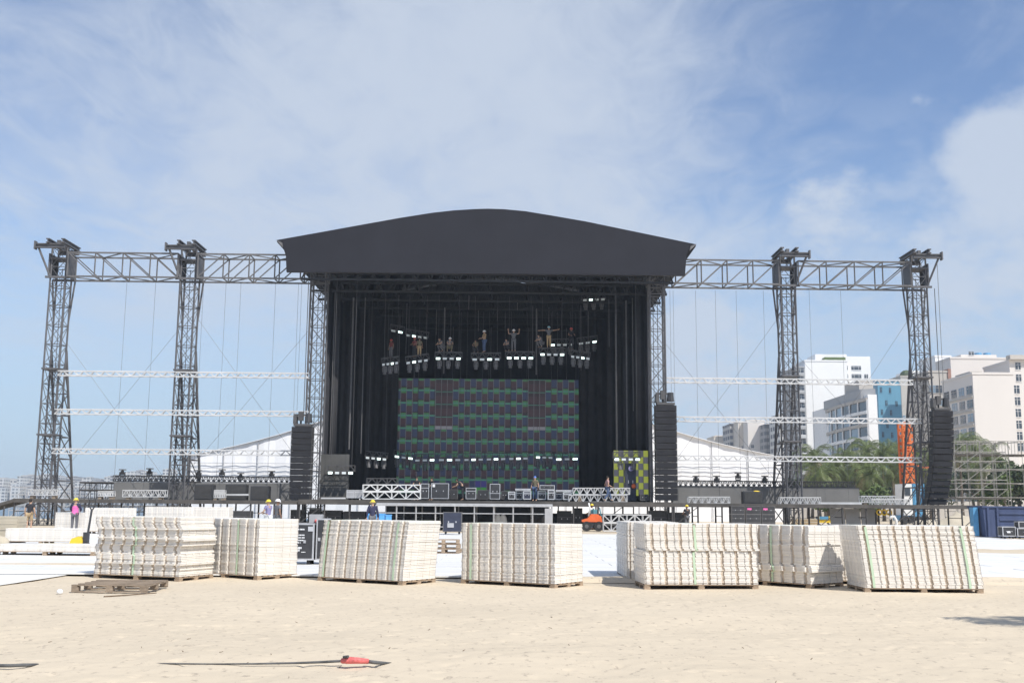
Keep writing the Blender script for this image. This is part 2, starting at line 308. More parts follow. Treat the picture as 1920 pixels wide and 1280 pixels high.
# ------------------------------------------------------------------ stacks of floor panels
def panel_outline(Lx, W, kind):
    per = Lx/8; a, nd, fl = (.020, .050, .018) if kind != 1 else (.010, .030, .010)
    pts = []
    def run(x0, dx, y0, sgn, off):
        for i in range(8):
            s = x0+dx*(i*per)
            for t, d in ((.0, fl), (.16, fl), (.165, 0), (.42, 0), (.425, nd), (.66, nd), (.665, fl), (.995, fl)):
                pts.append((s+dx*per*t, y0+sgn*d))
    run(0, 1, 0, 1, 0)
    for i in range(5):
        for t, d in ((0.01, 0), (.86, 0), (.87, .012), (.99, .012)): pts.append((Lx-d, W*(i+t)/5))
    run(Lx, -1, W, -1, 0)
    for i in range(5):
        for t, d in ((0.01, 0), (.86, 0), (.87, .012), (.99, .012)): pts.append((d, W*(1-(i+t)/5)))
    return pts
PANEL = {}
def panel_mesh(Lx, W, kind, zt):
    key = (Lx, W, kind, zt)
    if key not in PANEL:
        pts = panel_outline(Lx, W, kind); n = len(pts); mb = MB(); c = (Lx/2, W/2)
        mb.v = [(x, y, 0) for x, y in pts]+[(x, y, zt) for x, y in pts]
        mb.f = [tuple(range(n-1, -1, -1)), tuple(range(n, 2*n))]; mb.mi = [0, 0]
        for i in range(n):
            j = (i+1) % n; mb.f.append((i, j, n+j, n+i)); (x0, y0), (x1, y1) = pts[i], pts[j]
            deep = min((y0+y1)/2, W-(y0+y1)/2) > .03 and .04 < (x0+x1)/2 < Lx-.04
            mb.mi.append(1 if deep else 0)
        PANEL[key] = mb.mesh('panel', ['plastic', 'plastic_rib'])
    return PANEL[key]
def pallet_parts(root, Lx, W, wood='wood', z0=0, nb=7):
    bm_ = MB().box(0, Lx, 0, .10, 0, .018).mesh('deck_board', wood); blk = MB().box(0, .12, 0, .12, 0, .075).mesh('block', wood); st_ = MB().box(0, .10, 0, W, 0, .018).mesh('stringer_board', wood)
    for i in range(nb): o = link('deck_board', bm_, root); o.location = (rng.uniform(-.01, .01), i*(W-.10)/(nb-1), z0+.112)
    for i in range(3):
        o = link('stringer_board', st_, root); o.location = (i*(Lx-.10)/2, 0, z0+.0935)
        o = link('bottom_board', bm_, root); o.location = (0, i*(W-.10)/2, z0)
        for j in range(3): o = link('block', blk, root); o.location = (i*(Lx-.12)/2, j*(W-.12)/2, z0+.0183)
def stack(corner, th, label, Lx=2.25, W=1.1, n=36, lean=0, groups=None, kind=0, straps=(), jitter=.004, loose=()):
    # corner: ground point of the right front corner; th turns the front away from the camera to the left
    t = R(th); cx, cy = corner
    ox, oy = cx-math.cos(t)*Lx, cy+math.sin(t)*Lx
    root = thing('panel_stack', label, 'panel stack', (ox, oy, -.045 if oy < 25 else .05), -t, 'stacks of plastic floor panels on pallets')
    pallet_parts(root, Lx, W)
    pitch = .0325; z = .133; me = panel_mesh(Lx, W, kind, .0288); prof = []
    for k in range(n):
        f = k/(n-1); dx = lean*f**1.3; dy = 0
        if groups:
            g = sum(1 for q in groups if f > q); dx += (0, .045, -.03, .06, .01, -.05)[g % 6]; dy += (0, -.03, .02, -.02, .015, -.01)[g % 6]
            if g and abs(f-groups[g-1]) < .6/n: dx += .03
        if k in loose: dx += .05; dy -= .05
        prof.append((dx, dy))
        o = link('panel', me, root); o.location = (dx+rng.normal(0, jitter), dy+rng.normal(0, jitter), z+k*pitch); o.rotation_euler = (0, 0, rng.normal(0, .0012))
    top = z+n*pitch
    for sx_ in straps:
        mb = MB()
        for k in range(n-1):
            a, b = prof[k], prof[k+1]; za, zb = z+k*pitch, z+(k+1)*pitch
            mb.add([(sx_+a[0], a[1]-.006, za), (sx_+a[0]+.045, a[1]-.006, za), (sx_+b[0]+.045, b[1]-.006, zb), (sx_+b[0], b[1]-.006, zb), (sx_+a[0], a[1]-.002, za), (sx_+a[0]+.045, a[1]-.002, za), (sx_+b[0]+.045, b[1]-.002, zb), (sx_+b[0], b[1]-.002, zb)], [(0, 1, 2, 3), (7, 6, 5, 4), (0, 3, 7, 4), (1, 5, 6, 2)])
        d = prof[-1]; mb.box(sx_+d[0], sx_+d[0]+.045, d[1]-.005, d[1]+W+.005, top-.005, top-.002)
        mb.build('strap', 'green_strap', root, local=True)
    return root
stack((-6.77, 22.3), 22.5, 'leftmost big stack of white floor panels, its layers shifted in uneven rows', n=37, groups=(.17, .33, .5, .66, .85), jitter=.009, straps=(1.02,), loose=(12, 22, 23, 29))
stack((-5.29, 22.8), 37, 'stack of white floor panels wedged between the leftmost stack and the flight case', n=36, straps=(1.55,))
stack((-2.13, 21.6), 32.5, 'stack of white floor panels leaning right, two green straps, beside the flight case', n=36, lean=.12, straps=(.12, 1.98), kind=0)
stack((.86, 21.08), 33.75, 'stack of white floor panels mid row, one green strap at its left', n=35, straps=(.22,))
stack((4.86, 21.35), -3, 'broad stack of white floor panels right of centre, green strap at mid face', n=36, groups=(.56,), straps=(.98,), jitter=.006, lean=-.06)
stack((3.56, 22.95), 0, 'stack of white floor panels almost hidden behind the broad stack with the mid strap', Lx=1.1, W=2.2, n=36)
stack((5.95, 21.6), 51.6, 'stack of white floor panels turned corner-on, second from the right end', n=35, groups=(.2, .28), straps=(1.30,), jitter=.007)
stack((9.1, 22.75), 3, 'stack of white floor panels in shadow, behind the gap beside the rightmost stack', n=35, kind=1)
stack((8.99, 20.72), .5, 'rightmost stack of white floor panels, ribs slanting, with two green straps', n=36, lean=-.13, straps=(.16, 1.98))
# the smaller stacks standing further back on the left
def bstack(u, v, th, w, label, n, Lx=2.25, W=1.1, kind=1):
    c = gnd(u, v); return stack((c.x, c.y), th, label, Lx=Lx, W=W, n=n, kind=kind)
bstack(150, 1000, 4, 0, 'small white panel stack just left of the worker in the pink vest', 28, Lx=1.4)
bstack(237, 1003, 3, 0, 'white panel stack behind the pallet truck handle, right of the pink vest', 36, Lx=2.2)
bstack(345, 1000, 8, 0, 'white panel stack showing above the leftmost big stack', 38, Lx=2.3)
bstack(428, 998, -3, 0, 'white panel stack behind the gap between the two leftmost big stacks', 38, Lx=2.2)
bstack(141, 1024, 0, 0, 'low pile of white panels on a long pallet, behind the yellow pallet truck', 14, Lx=2.6)
bstack(176, 1046, 1, 0, 'lowest pile of a few white panels on a pallet, in front of the pallet truck', 6, Lx=2.9)
# brown stack cut by the frame
c = gnd(29, 1022)
rt = thing('board_stack', 'pile of tan boards cut off by the left edge of the picture', 'board stack', (c.x-1.1, c.y, .04), 0)
bme = MB().box(0, 1.1, 0, .8, 0, .05).mesh('board', 'sandpile')
for k in range(18): o = link('board', bme, rt); o.location = (rng.normal(0, .01), rng.normal(0, .01), .02+k*.056)
for u_, v_, lab in ((4, 1030, 'crumpled tan sack on the floor at the far left edge'),):
    c = gnd(u_, v_); based('sack', MB().ball((c.x-.1, c.y, .22), .32, .22, .24, 12, 8), 'sandpile', lab, 'sack', smooth=True)

# loose pallets, stick, ball
def pallet(u, v, rz, Lx, W, wood, label, nb=5, z=0.0, tilt=(0, 0)):
    c = gnd(u, v); root = thing('wooden_pallet', label, 'pallet', (c.x, c.y, z+.02), rz, 'loose wooden pallets'); pallet_parts(root, Lx, W, wood, 0, nb); root.rotation_euler = (tilt[0], tilt[1], rz); return root
pallet(133, 1112, R(2), 1.3, 1.35, 'old_wood', 'weathered empty pallet lying on the sand before the leftmost stack', 5)
for k, lb in enumerate(('bottom pallet of the small pile right of the leaning stack', 'middle pallet of the small pile right of the leaning stack', 'top pallet of the small pile right of the leaning stack')): pallet(800, 1041, R(-3+3*k), 1.05, .8, 'wood', lb, 6, z=.06+.145*k)
a = gnd(195, 1118, .03); b = gnd(293, 1111, .03)
based('stick', MB().bar(a, b, .014, .008, 6), 'twig', 'thin bare stick lying on the sand beside the empty pallet', 'stick')
c = gnd(112, 1109, .05); based('paper_cup', MB().ball(c, .055, .05, .05, 10, 8), 'print_white', 'small crumpled white cup on the sand left of the empty pallet', 'cup', smooth=True)
# half buried hose with a red sleeve
def gpath(pts): return [gnd(u, v, z) for u, v, z in pts]
rt = thing('hose', 'black hose half buried in the sand with a faded red sleeve', 'hose', gnd(660, 1242))
MB().path(gpath([(262, 1243, -.02), (330, 1243.5, .010), (400, 1244, .006), (480, 1243.5, .012), (560, 1242, .016), (610, 1240, .028), (645, 1238, .04)]), [.006, .009, .008, .010, .012, .014, .014]).build('tube', 'hose', rt, smooth=True)
MB().path(gpath([(686, 1239, .04), (708, 1241.5, .03), (742, 1243, -.015)]), [.02, .02, .008]).build('tube', 'hose', rt, smooth=True)
sv = MB().path(gpath([(641, 1238, .05), (655, 1237, .06), (672, 1237.5, .055), (691, 1239, .045)]), [.026, .034, .03, .024], 8).build('sleeve', 'red', rt, smooth=True)
MB().path(gpath([(644, 1231, .09), (653, 1230, .10)]), .014).build('strap_end', 'hose', rt)
based('hose', MB().path(gpath([(-30, 1247, .02), (20, 1247, .03), (45, 1246, .025), (70, 1246, -.015)]), .018), 'hose', 'short end of black hose in the sand at the lower left corner', 'hose', smooth=True)
tw = MB()
for k in range(70):
    x = rng.uniform(-11, 11); y = 8.5+12*rng.random(); a_ = rng.uniform(0, 3.1); l_ = rng.uniform(.015, .05)
    z_ = .03; tw.bar((x, y, z_), (x+math.cos(a_)*l_, y+math.sin(a_)*l_, z_+.01), .003, .002)
sand_o = bpy.data.objects['sand_ground']
tw2 = MB()
from mathutils.bvhtree import BVHTree
_bm = bmesh.new(); _bm.from_mesh(sand_o.data); BV = BVHTree.FromBMesh(_bm); _bm.free()
def gz(x, y):
    h = BV.ray_cast(Vector((x, y, 5)), Vector((0, 0, -1))); return h[0].z if h[0] else 0
for i in range(0, len(tw.v), 8):
    z_ = gz(tw.v[i][0], tw.v[i][1]); tw.v[i:i+8] = [(x, y, z-.03+z_+.004) for x, y, z in tw.v[i:i+8]]
tag(tw.build('beach_litter', 'twig'), 'fine dark twigs and weed scattered over the sand', 'litter', kind='stuff')

# ------------------------------------------------------------------ trusses, masts
def box_truss(root, pA, pB, wd, ht, bays, rc, rb, m_, style='zig', chordname='chord'):
    pA = Vector(pA); pB = Vector(pB); d = (pB-pA); d.normalize(); up = Vector((0, 0, 1)) if abs(d.z) < .9 else Vector((0, 1, 0)); sd = d.cross(up).normalized(); up = sd.cross(d)
    def P(k, a, b): return pA+(pB-pA)*k+sd*(a*wd/2)+up*(b*ht/2)
    for a in (-1, 1):
        for b in (-1, 1): MB().bar(P(0, a, b), P(1, a, b), rc).build(chordname, m_, root)
    lb = MB()
    for i in range(bays+1):
        k = i/bays
        for a in (-1, 1): lb.bar(P(k, a, -1), P(k, a, 1), rb)
        for b in (-1, 1): lb.bar(P(k, -1, b), P(k, 1, b), rb)
        if i < bays:
            k2 = (i+1)/bays; km = (k+k2)/2
            for a in (-1, 1):
                if style == 'A': lb.bar(P(k, a, -1), P(km, a, 1), rb); lb.bar(P(km, a, 1), P(k2, a, -1), rb)
                elif style == 'down': lb.bar(P(k, a, 1), P(k2, a, -1), rb)
                elif style == 'up': lb.bar(P(k, a, -1), P(k2, a, 1), rb)
                else:
                    s = 1 if i % 2 else -1
                    lb.bar(P(k, a, -s), P(k2, a, s), rb)
            for b in (-1, 1): s = 1 if i % 2 else -1; lb.bar(P(k, -s, b), P(k2, s, b), rb)
    lb.build('lacing', m_, root)
def truss_piece(u0, v0, u1, v1, dy, label, ht=None, wd=.5, bays=5, m_='dull_white', style='A', group='lengths of silver truss lying on the decks'):
    a = st(u0, (v0+v1)/2, dy); b = st(u1, (v0+v1)/2, dy); h = abs(st(u0, v0, dy).z-st(u0, v1, dy).z) if ht is None else ht
    rt = thing('truss_section', label, 'truss', ((a.x+b.x)/2, (a.y+b.y)/2, a.z-h/2), 0, group)
    box_truss(rt, a, b, wd, h-.05, bays, .028, .018, m_, style)
    zd = ZD-.079 if u1 < 560 else (ZD-.029 if u0 > 1262 else ZD+.021); zl = a.z-(h-.05)/2-.03
    if .03 < zl-zd < .5:
        for k in (.12, .88): q = a.lerp(b, k); MB().box(q.x-.12, q.x+.12, q.y-wd*.45, q.y+wd*.45, zd, zl).build('chock', 'old_wood', rt)
    return rt
Z_BB = 18.38; Z_BT = 20.31; ZTOP = 21.3
def mast(x, dy, label, side, wm=1.12, zt=ZTOP, z0=0, rake=True, cap=True, nb=14):
    rt = thing('lattice_tower', label, 'tower', SP(x, dy, 0), 0, 'lattice towers of the stage')
    h = wm/2
    cs = [(-h, -h), (h, -h), (h, h), (-h, h)]
    for a, b in cs: MB().bar(SP(x+a, dy+b, z0), SP(x+a, dy+b, zt-.6), .052).build('leg', 'mast_steel', rt)
    lb = MB(); step = (zt-.6-z0)/nb
    for i in range(nb):
        za = z0+i*step; zb = za+step
        for k in range(4):
            (a, b), (c, d) = cs[k], cs[(k+1) % 4]
            lb.bar(SP(x+a, dy+b, za), SP(x+c, dy+d, zb), .018); lb.bar(SP(x+a, dy+b, zb), SP(x+c, dy+d, zb), .026)
            if k in (0, 2): lb.bar(SP(x+c, dy+d, za), SP(x+a, dy+b, zb), .018)
    lb.bar(SP(x-h*.3, dy+h, z0), SP(x-h*.3, dy+h, zt-2), .02); lb.bar(SP(x+h*.3, dy+h, z0), SP(x+h*.3, dy+h, zt-2), .02)
    lb.build('lacing', 'mast_steel', rt)
    if cap:
        # sleeve round the beam level, ear plates, head beams and sheaves
        for s in (-1, 1):
            MB().sbox(x+s*(h+.12)-.05, x+s*(h+.12)+.05, dy-h-.15, dy+h+.2, Z_BB+.15, Z_BT-.1).build('ear_plate', 'mast_steel', rt)
        MB().sbox(x-h-.35, x+h+.35, dy-h-.14, dy-h-.02, Z_BB-.06, Z_BB+.10).sbox(x-h-.35, x+h+.35, dy+h+.02, dy+h+.14, Z_BB-.06, Z_BB+.10).build('sleeve_frame', 'mast_steel', rt)
        def ibeam(name, p, q, hh, ax):
            mb = MB()
            if ax == 'x':
                for z_ in (0, hh-.07): mb.sbox(p[0], q[0], p[1]-.13, p[1]+.13, p[2]+z_, p[2]+z_+.07)
                mb.sbox(p[0], q[0], p[1]-.03, p[1]+.03, p[2]+.07, p[2]+hh-.07)
            else:
                for z_ in (0, hh-.07): mb.sbox(p[0]-.13, p[0]+.13, p[1], q[1], p[2]+z_, p[2]+z_+.07)
                mb.sbox(p[0]-.03, p[0]+.03, p[1], q[1], p[2]+.07, p[2]+hh-.07)
            mb.build(name, 'mast_steel', rt)
        for a in (-h, h): ibeam('head_beam', (x+a, dy-1.5, zt-.45), (x+a, dy+1.6, 0), .34, 'y')
        xs = sorted((x-side*(-.2-h), x-side*(h+1.15))) if False else sorted((x+side*(h+1.0), x-side*(h+.05)))
        ibeam('cross_beam', (xs[0], dy-1.2, zt-.80), (xs[1], 0, 0), .34, 'x'); ibeam('cross_beam', (x-h-.2, dy+1.1, zt-.80), (x+h+.2, 0, 0), .34, 'x')
        MB().sbox(x+side*(h+1.0)-.05, x+side*(h+1.0)+.05, dy-1.4, dy-1.0, zt-.92, zt-.3).build('end_plate', 'mast_steel', rt)
        MB().bar(SP(x+side*(h+.75), dy-1.2, zt-.8), SP(x+side*(h+.0), dy-h, Z_BB), .06).build('brace', 'mast_steel', rt)
        for k in range(3): MB().sbox(x-.12, x+.12, dy-.9+k*.7, dy-.5+k*.7, zt-.5, zt-.1).build('sheave', 'mast_steel', rt)
        MB().sbox(x-h-.1, x+h+.1, dy-h-.1, dy+h+.1, zt-1.5, zt-1.38).build('top_plate', 'mast_steel', rt)
        # flare to the sleeve
        for a in (-1, 1):
            MB().bar(SP(x+a*h, dy+h, Z_BB-3.2), SP(x+a*(h+.3), dy+h, Z_BB), .05).build('flare_strut', 'mast_steel', rt)
    if rake:
        zr = 13.0
        for a in (-h, h): MB().bar(SP(x+a, dy+h, zr), SP(x+a*1.15, dy+h+3.4, 0), .07).build('raking_leg', 'mast_steel', rt)
        rb = MB()
        for i in range(1, 8):
            k = i/8; k2 = (i+1)/8
            def rp(k_, s_): return SP(x+s_*h*(1+.15*k_), dy+h+3.4*k_, zr*(1-k_))
            rb.bar(rp(k, -1), rp(k, 1), .035); rb.bar(rp(k, -1 if i % 2 else 1), rp(k2, 1 if i % 2 else -1), .028)
            for s in (-1, 1):
                rb.bar(rp(k, s), SP(x+s*h, dy+h, zr*(1-k)), .035)
                rb.bar(SP(x+s*h, dy+h, zr*(1-k)), rp(k2 if k2 < 1 else .97, s), .028)
        rb.build('raking_brace', 'mast_steel', rt)
        for zz in (zr-1.6, zr-6.5): MB().sbox(x-h-.12, x+h+.12, dy-h-.12, dy+h+.12, zz, zz+.12).build('ring_beam', 'mast_steel', rt)
    return rt
# tower centres from their pixel places
xA = st(108, 620, -.5).x-.25; xB = st(351, 620, -.5).x-.15; xC = st(593, 650, -.5).x; xD = st(1233, 650, -.5).x; xE = st(1477, 620, -.5).x+.1; xF = st(1724, 620, -.5).x+.15
mast(xA, 0, 'outermost lattice tower on the left, over the worker in the pink vest', -1)
mast(xB, 0, 'second lattice tower from the left, beside the white tent', -1)
mast(xC, 0, 'lattice tower carrying the left end of the black roof', -1, rake=False, cap=False, zt=19.6)
mast(xD, 0, 'lattice tower carrying the right end of the black roof', 1, rake=False, cap=False, zt=19.6)
mast(xE, 0, 'second lattice tower from the right, before the pale buildings', 1)
mast(xF, 0, 'outermost lattice tower on the right, beside the hanging curved speakers', 1)
def beam(x0, x1, label, style):
    rt = thing('truss_beam', label, 'truss beam', SP((x0+x1)/2, 0, Z_BB), 0, 'beams between the towers'); zc_ = (Z_BB+Z_BT)/2
    n = max(3, round(abs(x1-x0)/2.0)); box_truss(rt, SP(x0, 0, zc_), SP(x1, 0, zc_), 1.7, Z_BT-Z_BB-.1, n, .055, .038, 'grey_steel', style); return rt
beam(xA+.75, xB-.75, 'dark box truss beam between the two left towers', 'down'); beam(xB+.75, xC+.6, 'dark box truss beam from second left tower to the roof', 'up')
beam(xD-.6, xE-.75, 'dark box truss beam from the roof to the second right tower', 'up'); beam(xE+.75, xF-.75, 'dark box truss beam between the two right towers', 'up')
# white rails strung between the towers
def rail(u0, u1, v, label, dy=-.9):
    a = st(u0, v+ (u0-340)*.0045*0, dy); b = st(u1, v+(u1-u0)*.0062, dy); zz = a.z; b = Vector(SP(b.x, dy, zz)); a = Vector(SP(a.x, dy, zz))
    rt = thing('rail_truss', label, 'rail truss', ((a.x+b.x)/2, (a.y+b.y)/2, zz-.2), 0, 'white rail trusses strung between the towers')
    n = int((b-a).length/.75); up = Vector((0, 0, .34)); bk = Vector((0, .38, 0))
    for o_ in (up*.5, -up*.5, -up*.5+bk, up*.5+bk): MB().bar(a+o_, b+o_, .035).build('chord', 'rail_white', rt)
    lb = MB()
    for i in range(n):
        p = a.lerp(b, i/n); q = a.lerp(b, (i+.5)/n); r_ = a.lerp(b, (i+1)/n)
        lb.bar(p-up*.5, q+up*.5, .026); lb.bar(q+up*.5, r_-up*.5, .026); lb.bar(p-up*.5+bk, q+up*.5, .02); lb.bar(q+up*.5, r_+bk-up*.5, .02)
    lb.build('lacing', 'rail_white', rt)
for v_, nm in ((699, 'top'), (771, 'middle'), (845, 'lowest')):
    rail((108, 102, 97)[(699, 771, 845).index(v_)], 578 if v_ < 800 else 545, v_, f'{nm} of the three white rail trusses left of the stage')
for v_, nm, u1_ in ((712, 'top', 1712), (785, 'middle', 1728), (858, 'lowest', 1728)):
    rail(1250 if v_ < 750 else 1270, u1_, v_, f'{nm} of the three white rail trusses right of the stage')
# steel cables
def cable(p, q, label, r=.011):
    p = Vector(p); q = Vector(q); c = Vector(((p.x+q.x)/2, (p.y+q.y)/2, min(p.z, q.z))); o = MB().bar(p-c, q-c, r, n=5).build('cable', 'grey_steel'); o.location = c
    return tag(o, label, 'cable', 'thin cables hung from the tower beams')
ORD = ['first', 'second', 'third', 'fourth', 'fifth', 'sixth', 'seventh', 'eighth', 'ninth', 'tenth', 'eleventh', 'twelfth', 'thirteenth', 'fourteenth', 'fifteenth', 'sixteenth', 'seventeenth', 'eighteenth', 'nineteenth', 'twentieth', 'twenty-first', 'twenty-second']
LC = 'thin upright cable under the left tower beams'; RC = 'thin upright cable under the right tower beams'
for i, u_ in enumerate((238, 292, 382, 424, 452, 517, 560, 566)): p = st(u_, 530, .6); cable(p, (p.x, p.y, 1.9), LC+', '+ORD[i]+' from the left')
for i, u_ in enumerate((1256, 1262, 1304, 1341, 1380, 1431, 1517, 1576)): p = st(u_, 545, .6); cable(p, (p.x, p.y, 1.9), RC+', '+ORD[i]+' from the left')
for i, (xa, za, xb, zb, tx) in enumerate(((xA+.6, 13.5, xB-.6, 2.6, 'from high on the outermost left tower'), (xB-.6, 15.0, xA+.6, 3.4, 'from the left side of the second left tower'), (xB+.6, 15.5, xC-.6, 4.0, 'from the right side of the second left tower'), (xC-.6, 15.0, xB+.6, 4.2, 'from the left roof tower'), (xD+.6, 14.2, xE-.6, 3.0, 'from the right roof tower'), (xE-.6, 16.0, xD+.6, 4.0, 'from the left side of the second right tower'), (xF-.6, 16.0, xE+.6, 3.2, 'from the outermost right tower'), (xE+.6, 13.5, xF-.6, 3.2, 'from the right side of the second right tower'))):
    cable(SP(xa, .6, za), SP(xb, .6, zb), 'thin slanting stay cable running down '+tx, .011)
cable(st(1757, 492, -1), st(1770, 745, -2.0), 'cable running down from the right end tower to the hanging curved speakers', .02)

# ------------------------------------------------------------------ roof
def build_roof():
    DF = -2.5
    top = [(519, 450), (600, 435.5), (680, 421), (750, 408.5), (810, 399), (850, 394.5), (890, 392), (915, 391.3), (945, 392.2), (985, 396), (1040, 405), (1100, 415.5), (1170, 430), (1240, 444.5), (1305, 458)]
    rt = thing('stage_roof', 'big black stage roof with a curved top and deep front fascia', 'stage roof', st(912, 514, DF))
    P = [st(u, v, DF) for u, v in top]
    face = [st(537, 509.5, DF), st(1284.5, 516.5, DF), st(1287, 480, DF), st(1292, 466, DF)]+[st(u, v, DF) for u, v in reversed(top)]+[st(531, 464, DF), st(536, 480, DF)]
    MB().prism(face, (0, .12, 0)).build('fascia', 'fascia', rt)
    # membrane running back over the hall, 24 m deep
    mb = MB(); D = 25; n = len(P)
    Q = [p+Vector((0, .12, -.015)) for p in P]
    mb.v = [tuple(p) for p in Q]+[tuple(p+Vector((0, D, 0))) for p in Q]+[tuple(p+Vector((0, 0, -.12))) for p in Q]+[tuple(p+Vector((0, D, -.12))) for p in Q]
    for i in range(n-1): mb.f += [(i, i+1, n+i+1, n+i), (2*n+i+1, 2*n+i, 3*n+i, 3*n+i+1), (n+i, n+i+1, 3*n+i+1, 3*n+i)]
    mb.f += [(0, n, 3*n, 2*n), (n-1, 3*n-1, 4*n-1, 2*n-1)]; mb.mi = [0]*len(mb.f)
    mb.build('membrane', 'fascia', rt)
    a, b = st(537, 509.5, DF), st(1284.5, 516.5, DF)
    MB().bar(a+Vector((0, .2, .05)), b+Vector((0, .2, .05)), .06).build('hem_pipe', 'black_steel', rt)
    for s, (u0, v0, u1, v1, u2, v2) in enumerate(((517.5, 449.5, 530, 464, 529, 455), (1306.5, 457.5, 1293, 470, 1295, 461))):
        p = [st(u0, v0, DF-.1), st(u1, v1, DF-.1), st(u2, v2, DF-.1)]; MB().prism(p, (0, .15, 0)).build('corner_plate', 'grey_steel', rt)
    # purlins and cross trusses under the membrane
    x0 = st(575, 520, 0).x; x1 = st(1255, 520, 0).x
    for k, dd in enumerate((-1.9, 1.5, 5, 8.5, 12, 15.5, 19)):
        z_ = 18.2 if k == 0 else 18.0
        for zz, rr in ((z_, .08), (z_+1.4, .08)):
            MB().bar(SP(x0, dd, zz), SP(x1, dd, zz), rr).build('truss_chord', 'roof_black', rt)
        lb = MB(); nn = 26
        for i in range(nn):
            xa = x0+(x1-x0)*i/nn; xb = x0+(x1-x0)*(i+1)/nn
            lb.bar(SP(xa, dd, z_), SP((xa+xb)/2, dd, z_+1.4), .035).bar(SP((xa+xb)/2, dd, z_+1.4), SP(xb, dd, z_), .035)
        lb.build('truss_lacing', 'roof_black', rt)
    for k in range(9):
        x_ = x0+(x1-x0)*(k+.5)/9; MB().bar(SP(x_, -1.9, 19.7), SP(x_, 21, 19.7), .09).build('purlin', 'roof_black', rt)
    # closed side and back cloth above the opening
    for x_, d_ in ((x0-1.0, 1), (x1+1.0, -1)):
        pass
build_roof()

# ------------------------------------------------------------------ stage platform
ZD = 1.95
xL0 = st(25, 936, -4).x; xL1 = st(560, 936, -4).x; xR0 = st(1262, 942, -4).x; xR1 = st(1850, 946, -4).x
def platform(name, x0, x1, d0, d1, z, label, post=1.7, edge='deck_edge', th=.26, cloth=None):
    rt = thing(name, label, 'platform', SP((x0+x1)/2, (d0+d1)/2, 0))
    n = max(1, round((x1-x0)/2.44)); w_ = (x1-x0)/n
    for i in range(n): MB().sbox(x0+i*w_+.01, x0+(i+1)*w_-.01, d0, d1, z-.09, z).build('deck_panel', edge, rt)
    MB().sbox(x0, x1, d0-.06, d0-.003, z-th, z-.005).build('front_beam', edge, rt)
    MB().sbox(x0, x1, d1+.003, d1+.06, z-th, z-.005).build('rear_beam', edge, rt)
    k = max(1, round((x1-x0)/post))
    for i in range(k+1):
        x_ = x0+.06+(x1-x0-.12)*i/k
        for d_ in (d0+.1, d1-.1): MB().bar(SP(x_, d_, 0), SP(x_, d_, z-th), .045).build('post', 'black_steel', rt)
    lb = MB()
    for i in range(k):
        xa = x0+.06+(x1-x0-.12)*i/k; xb = x0+.06+(x1-x0-.12)*(i+1)/k
        lb.bar(SP(xa, d0+.1, .35), SP(xb, d0+.1, .35), .03)
        if i % 3 == 0: lb.bar(SP(xa, d0+.1, .3), SP(xb, d0+.1, z-th), .025)
        lb.bar(SP(xa, d0+.1, 1.0), SP(xa, d1-.1, 1.0), .025)
    lb.build('bracing', 'black_steel', rt)
    return rt
platform('side_deck', xL0, xL1, -4, -1.4, ZD-.08, 'long raised walkway left of the stage on black posts')
platform('side_deck', xR0, xR1, -4, -1.4, ZD-.03, 'long raised walkway right of the stage on black posts')
xs0 = st(585, 938, -4).x; xs1 = st(1262, 940, -4).x
stg = platform('stage_deck', xs0-.9, xs1-.02, -4.2, 20, ZD+.02, 'black main stage deck under the roof, crowded with gear', th=.34)
# ramp down at the left end of the walkway
rp0 = st(25, 938, -4); rr_ = thing('ramp', 'narrow dark ramp leading down from the left end of the walkway', 'ramp', (rp0.x-1.5, rp0.y, 0))
MB().hexa([(rp0.x-3.4, rp0.y-.1, 0.62), (rp0.x, rp0.y-.1, ZD-.34), (rp0.x, rp0.y+2.3, ZD-.34), (rp0.x-3.4, rp0.y+2.3, .62), (rp0.x-3.4, rp0.y-.1, .78), (rp0.x, rp0.y-.1, ZD-.12), (rp0.x, rp0.y+2.3, ZD-.12), (rp0.x-3.4, rp0.y+2.3, .78)]).build('tread', 'deck_edge', rr_)
for k in range(3): x_ = rp0.x-3.2+1.3*k; MB().bar((x_, rp0.y, 0), (x_, rp0.y, .62+.16*(k*2.2)), .04).build('post', 'black_steel', rr_)
# dark skirt hanging well behind the front edge, leaving light under the deck on both flanks
def cloth_sheet(x0, x1, d, z0, z1, amp, wl, th=.03, ph=0):
    n = max(8, int((x1-x0)/wl*8)); fr = []; 
    for i in range(n+1):
        x = x0+(x1-x0)*i/n; fr.append((x, d+amp*math.sin(2*math.pi*(x-x0)/wl+ph)+amp*.5*math.sin(2*math.pi*(x-x0)/wl*.37+ph*2)))
    mb = MB()
    for i in range(n):
        (xa, da), (xb, db) = fr[i], fr[i+1]
        mb.add([SP(xa, da, z0), SP(xb, db, z0), SP(xb, db, z1), SP(xa, da, z1), SP(xa, da+th, z0), SP(xb, db+th, z0), SP(xb, db+th, z1), SP(xa, da+th, z1)], [(0, 1, 2, 3), (7, 6, 5, 4), (0, 4, 5, 1), (3, 2, 6, 7)])
    return mb
based('stage_skirt', cloth_sheet(xs0-.9, xs1, -.5, .02, 1.12, .05, .7), 'drape', 'black cloth skirt hanging in the shade beneath the main stage', 'cloth', smooth=True)

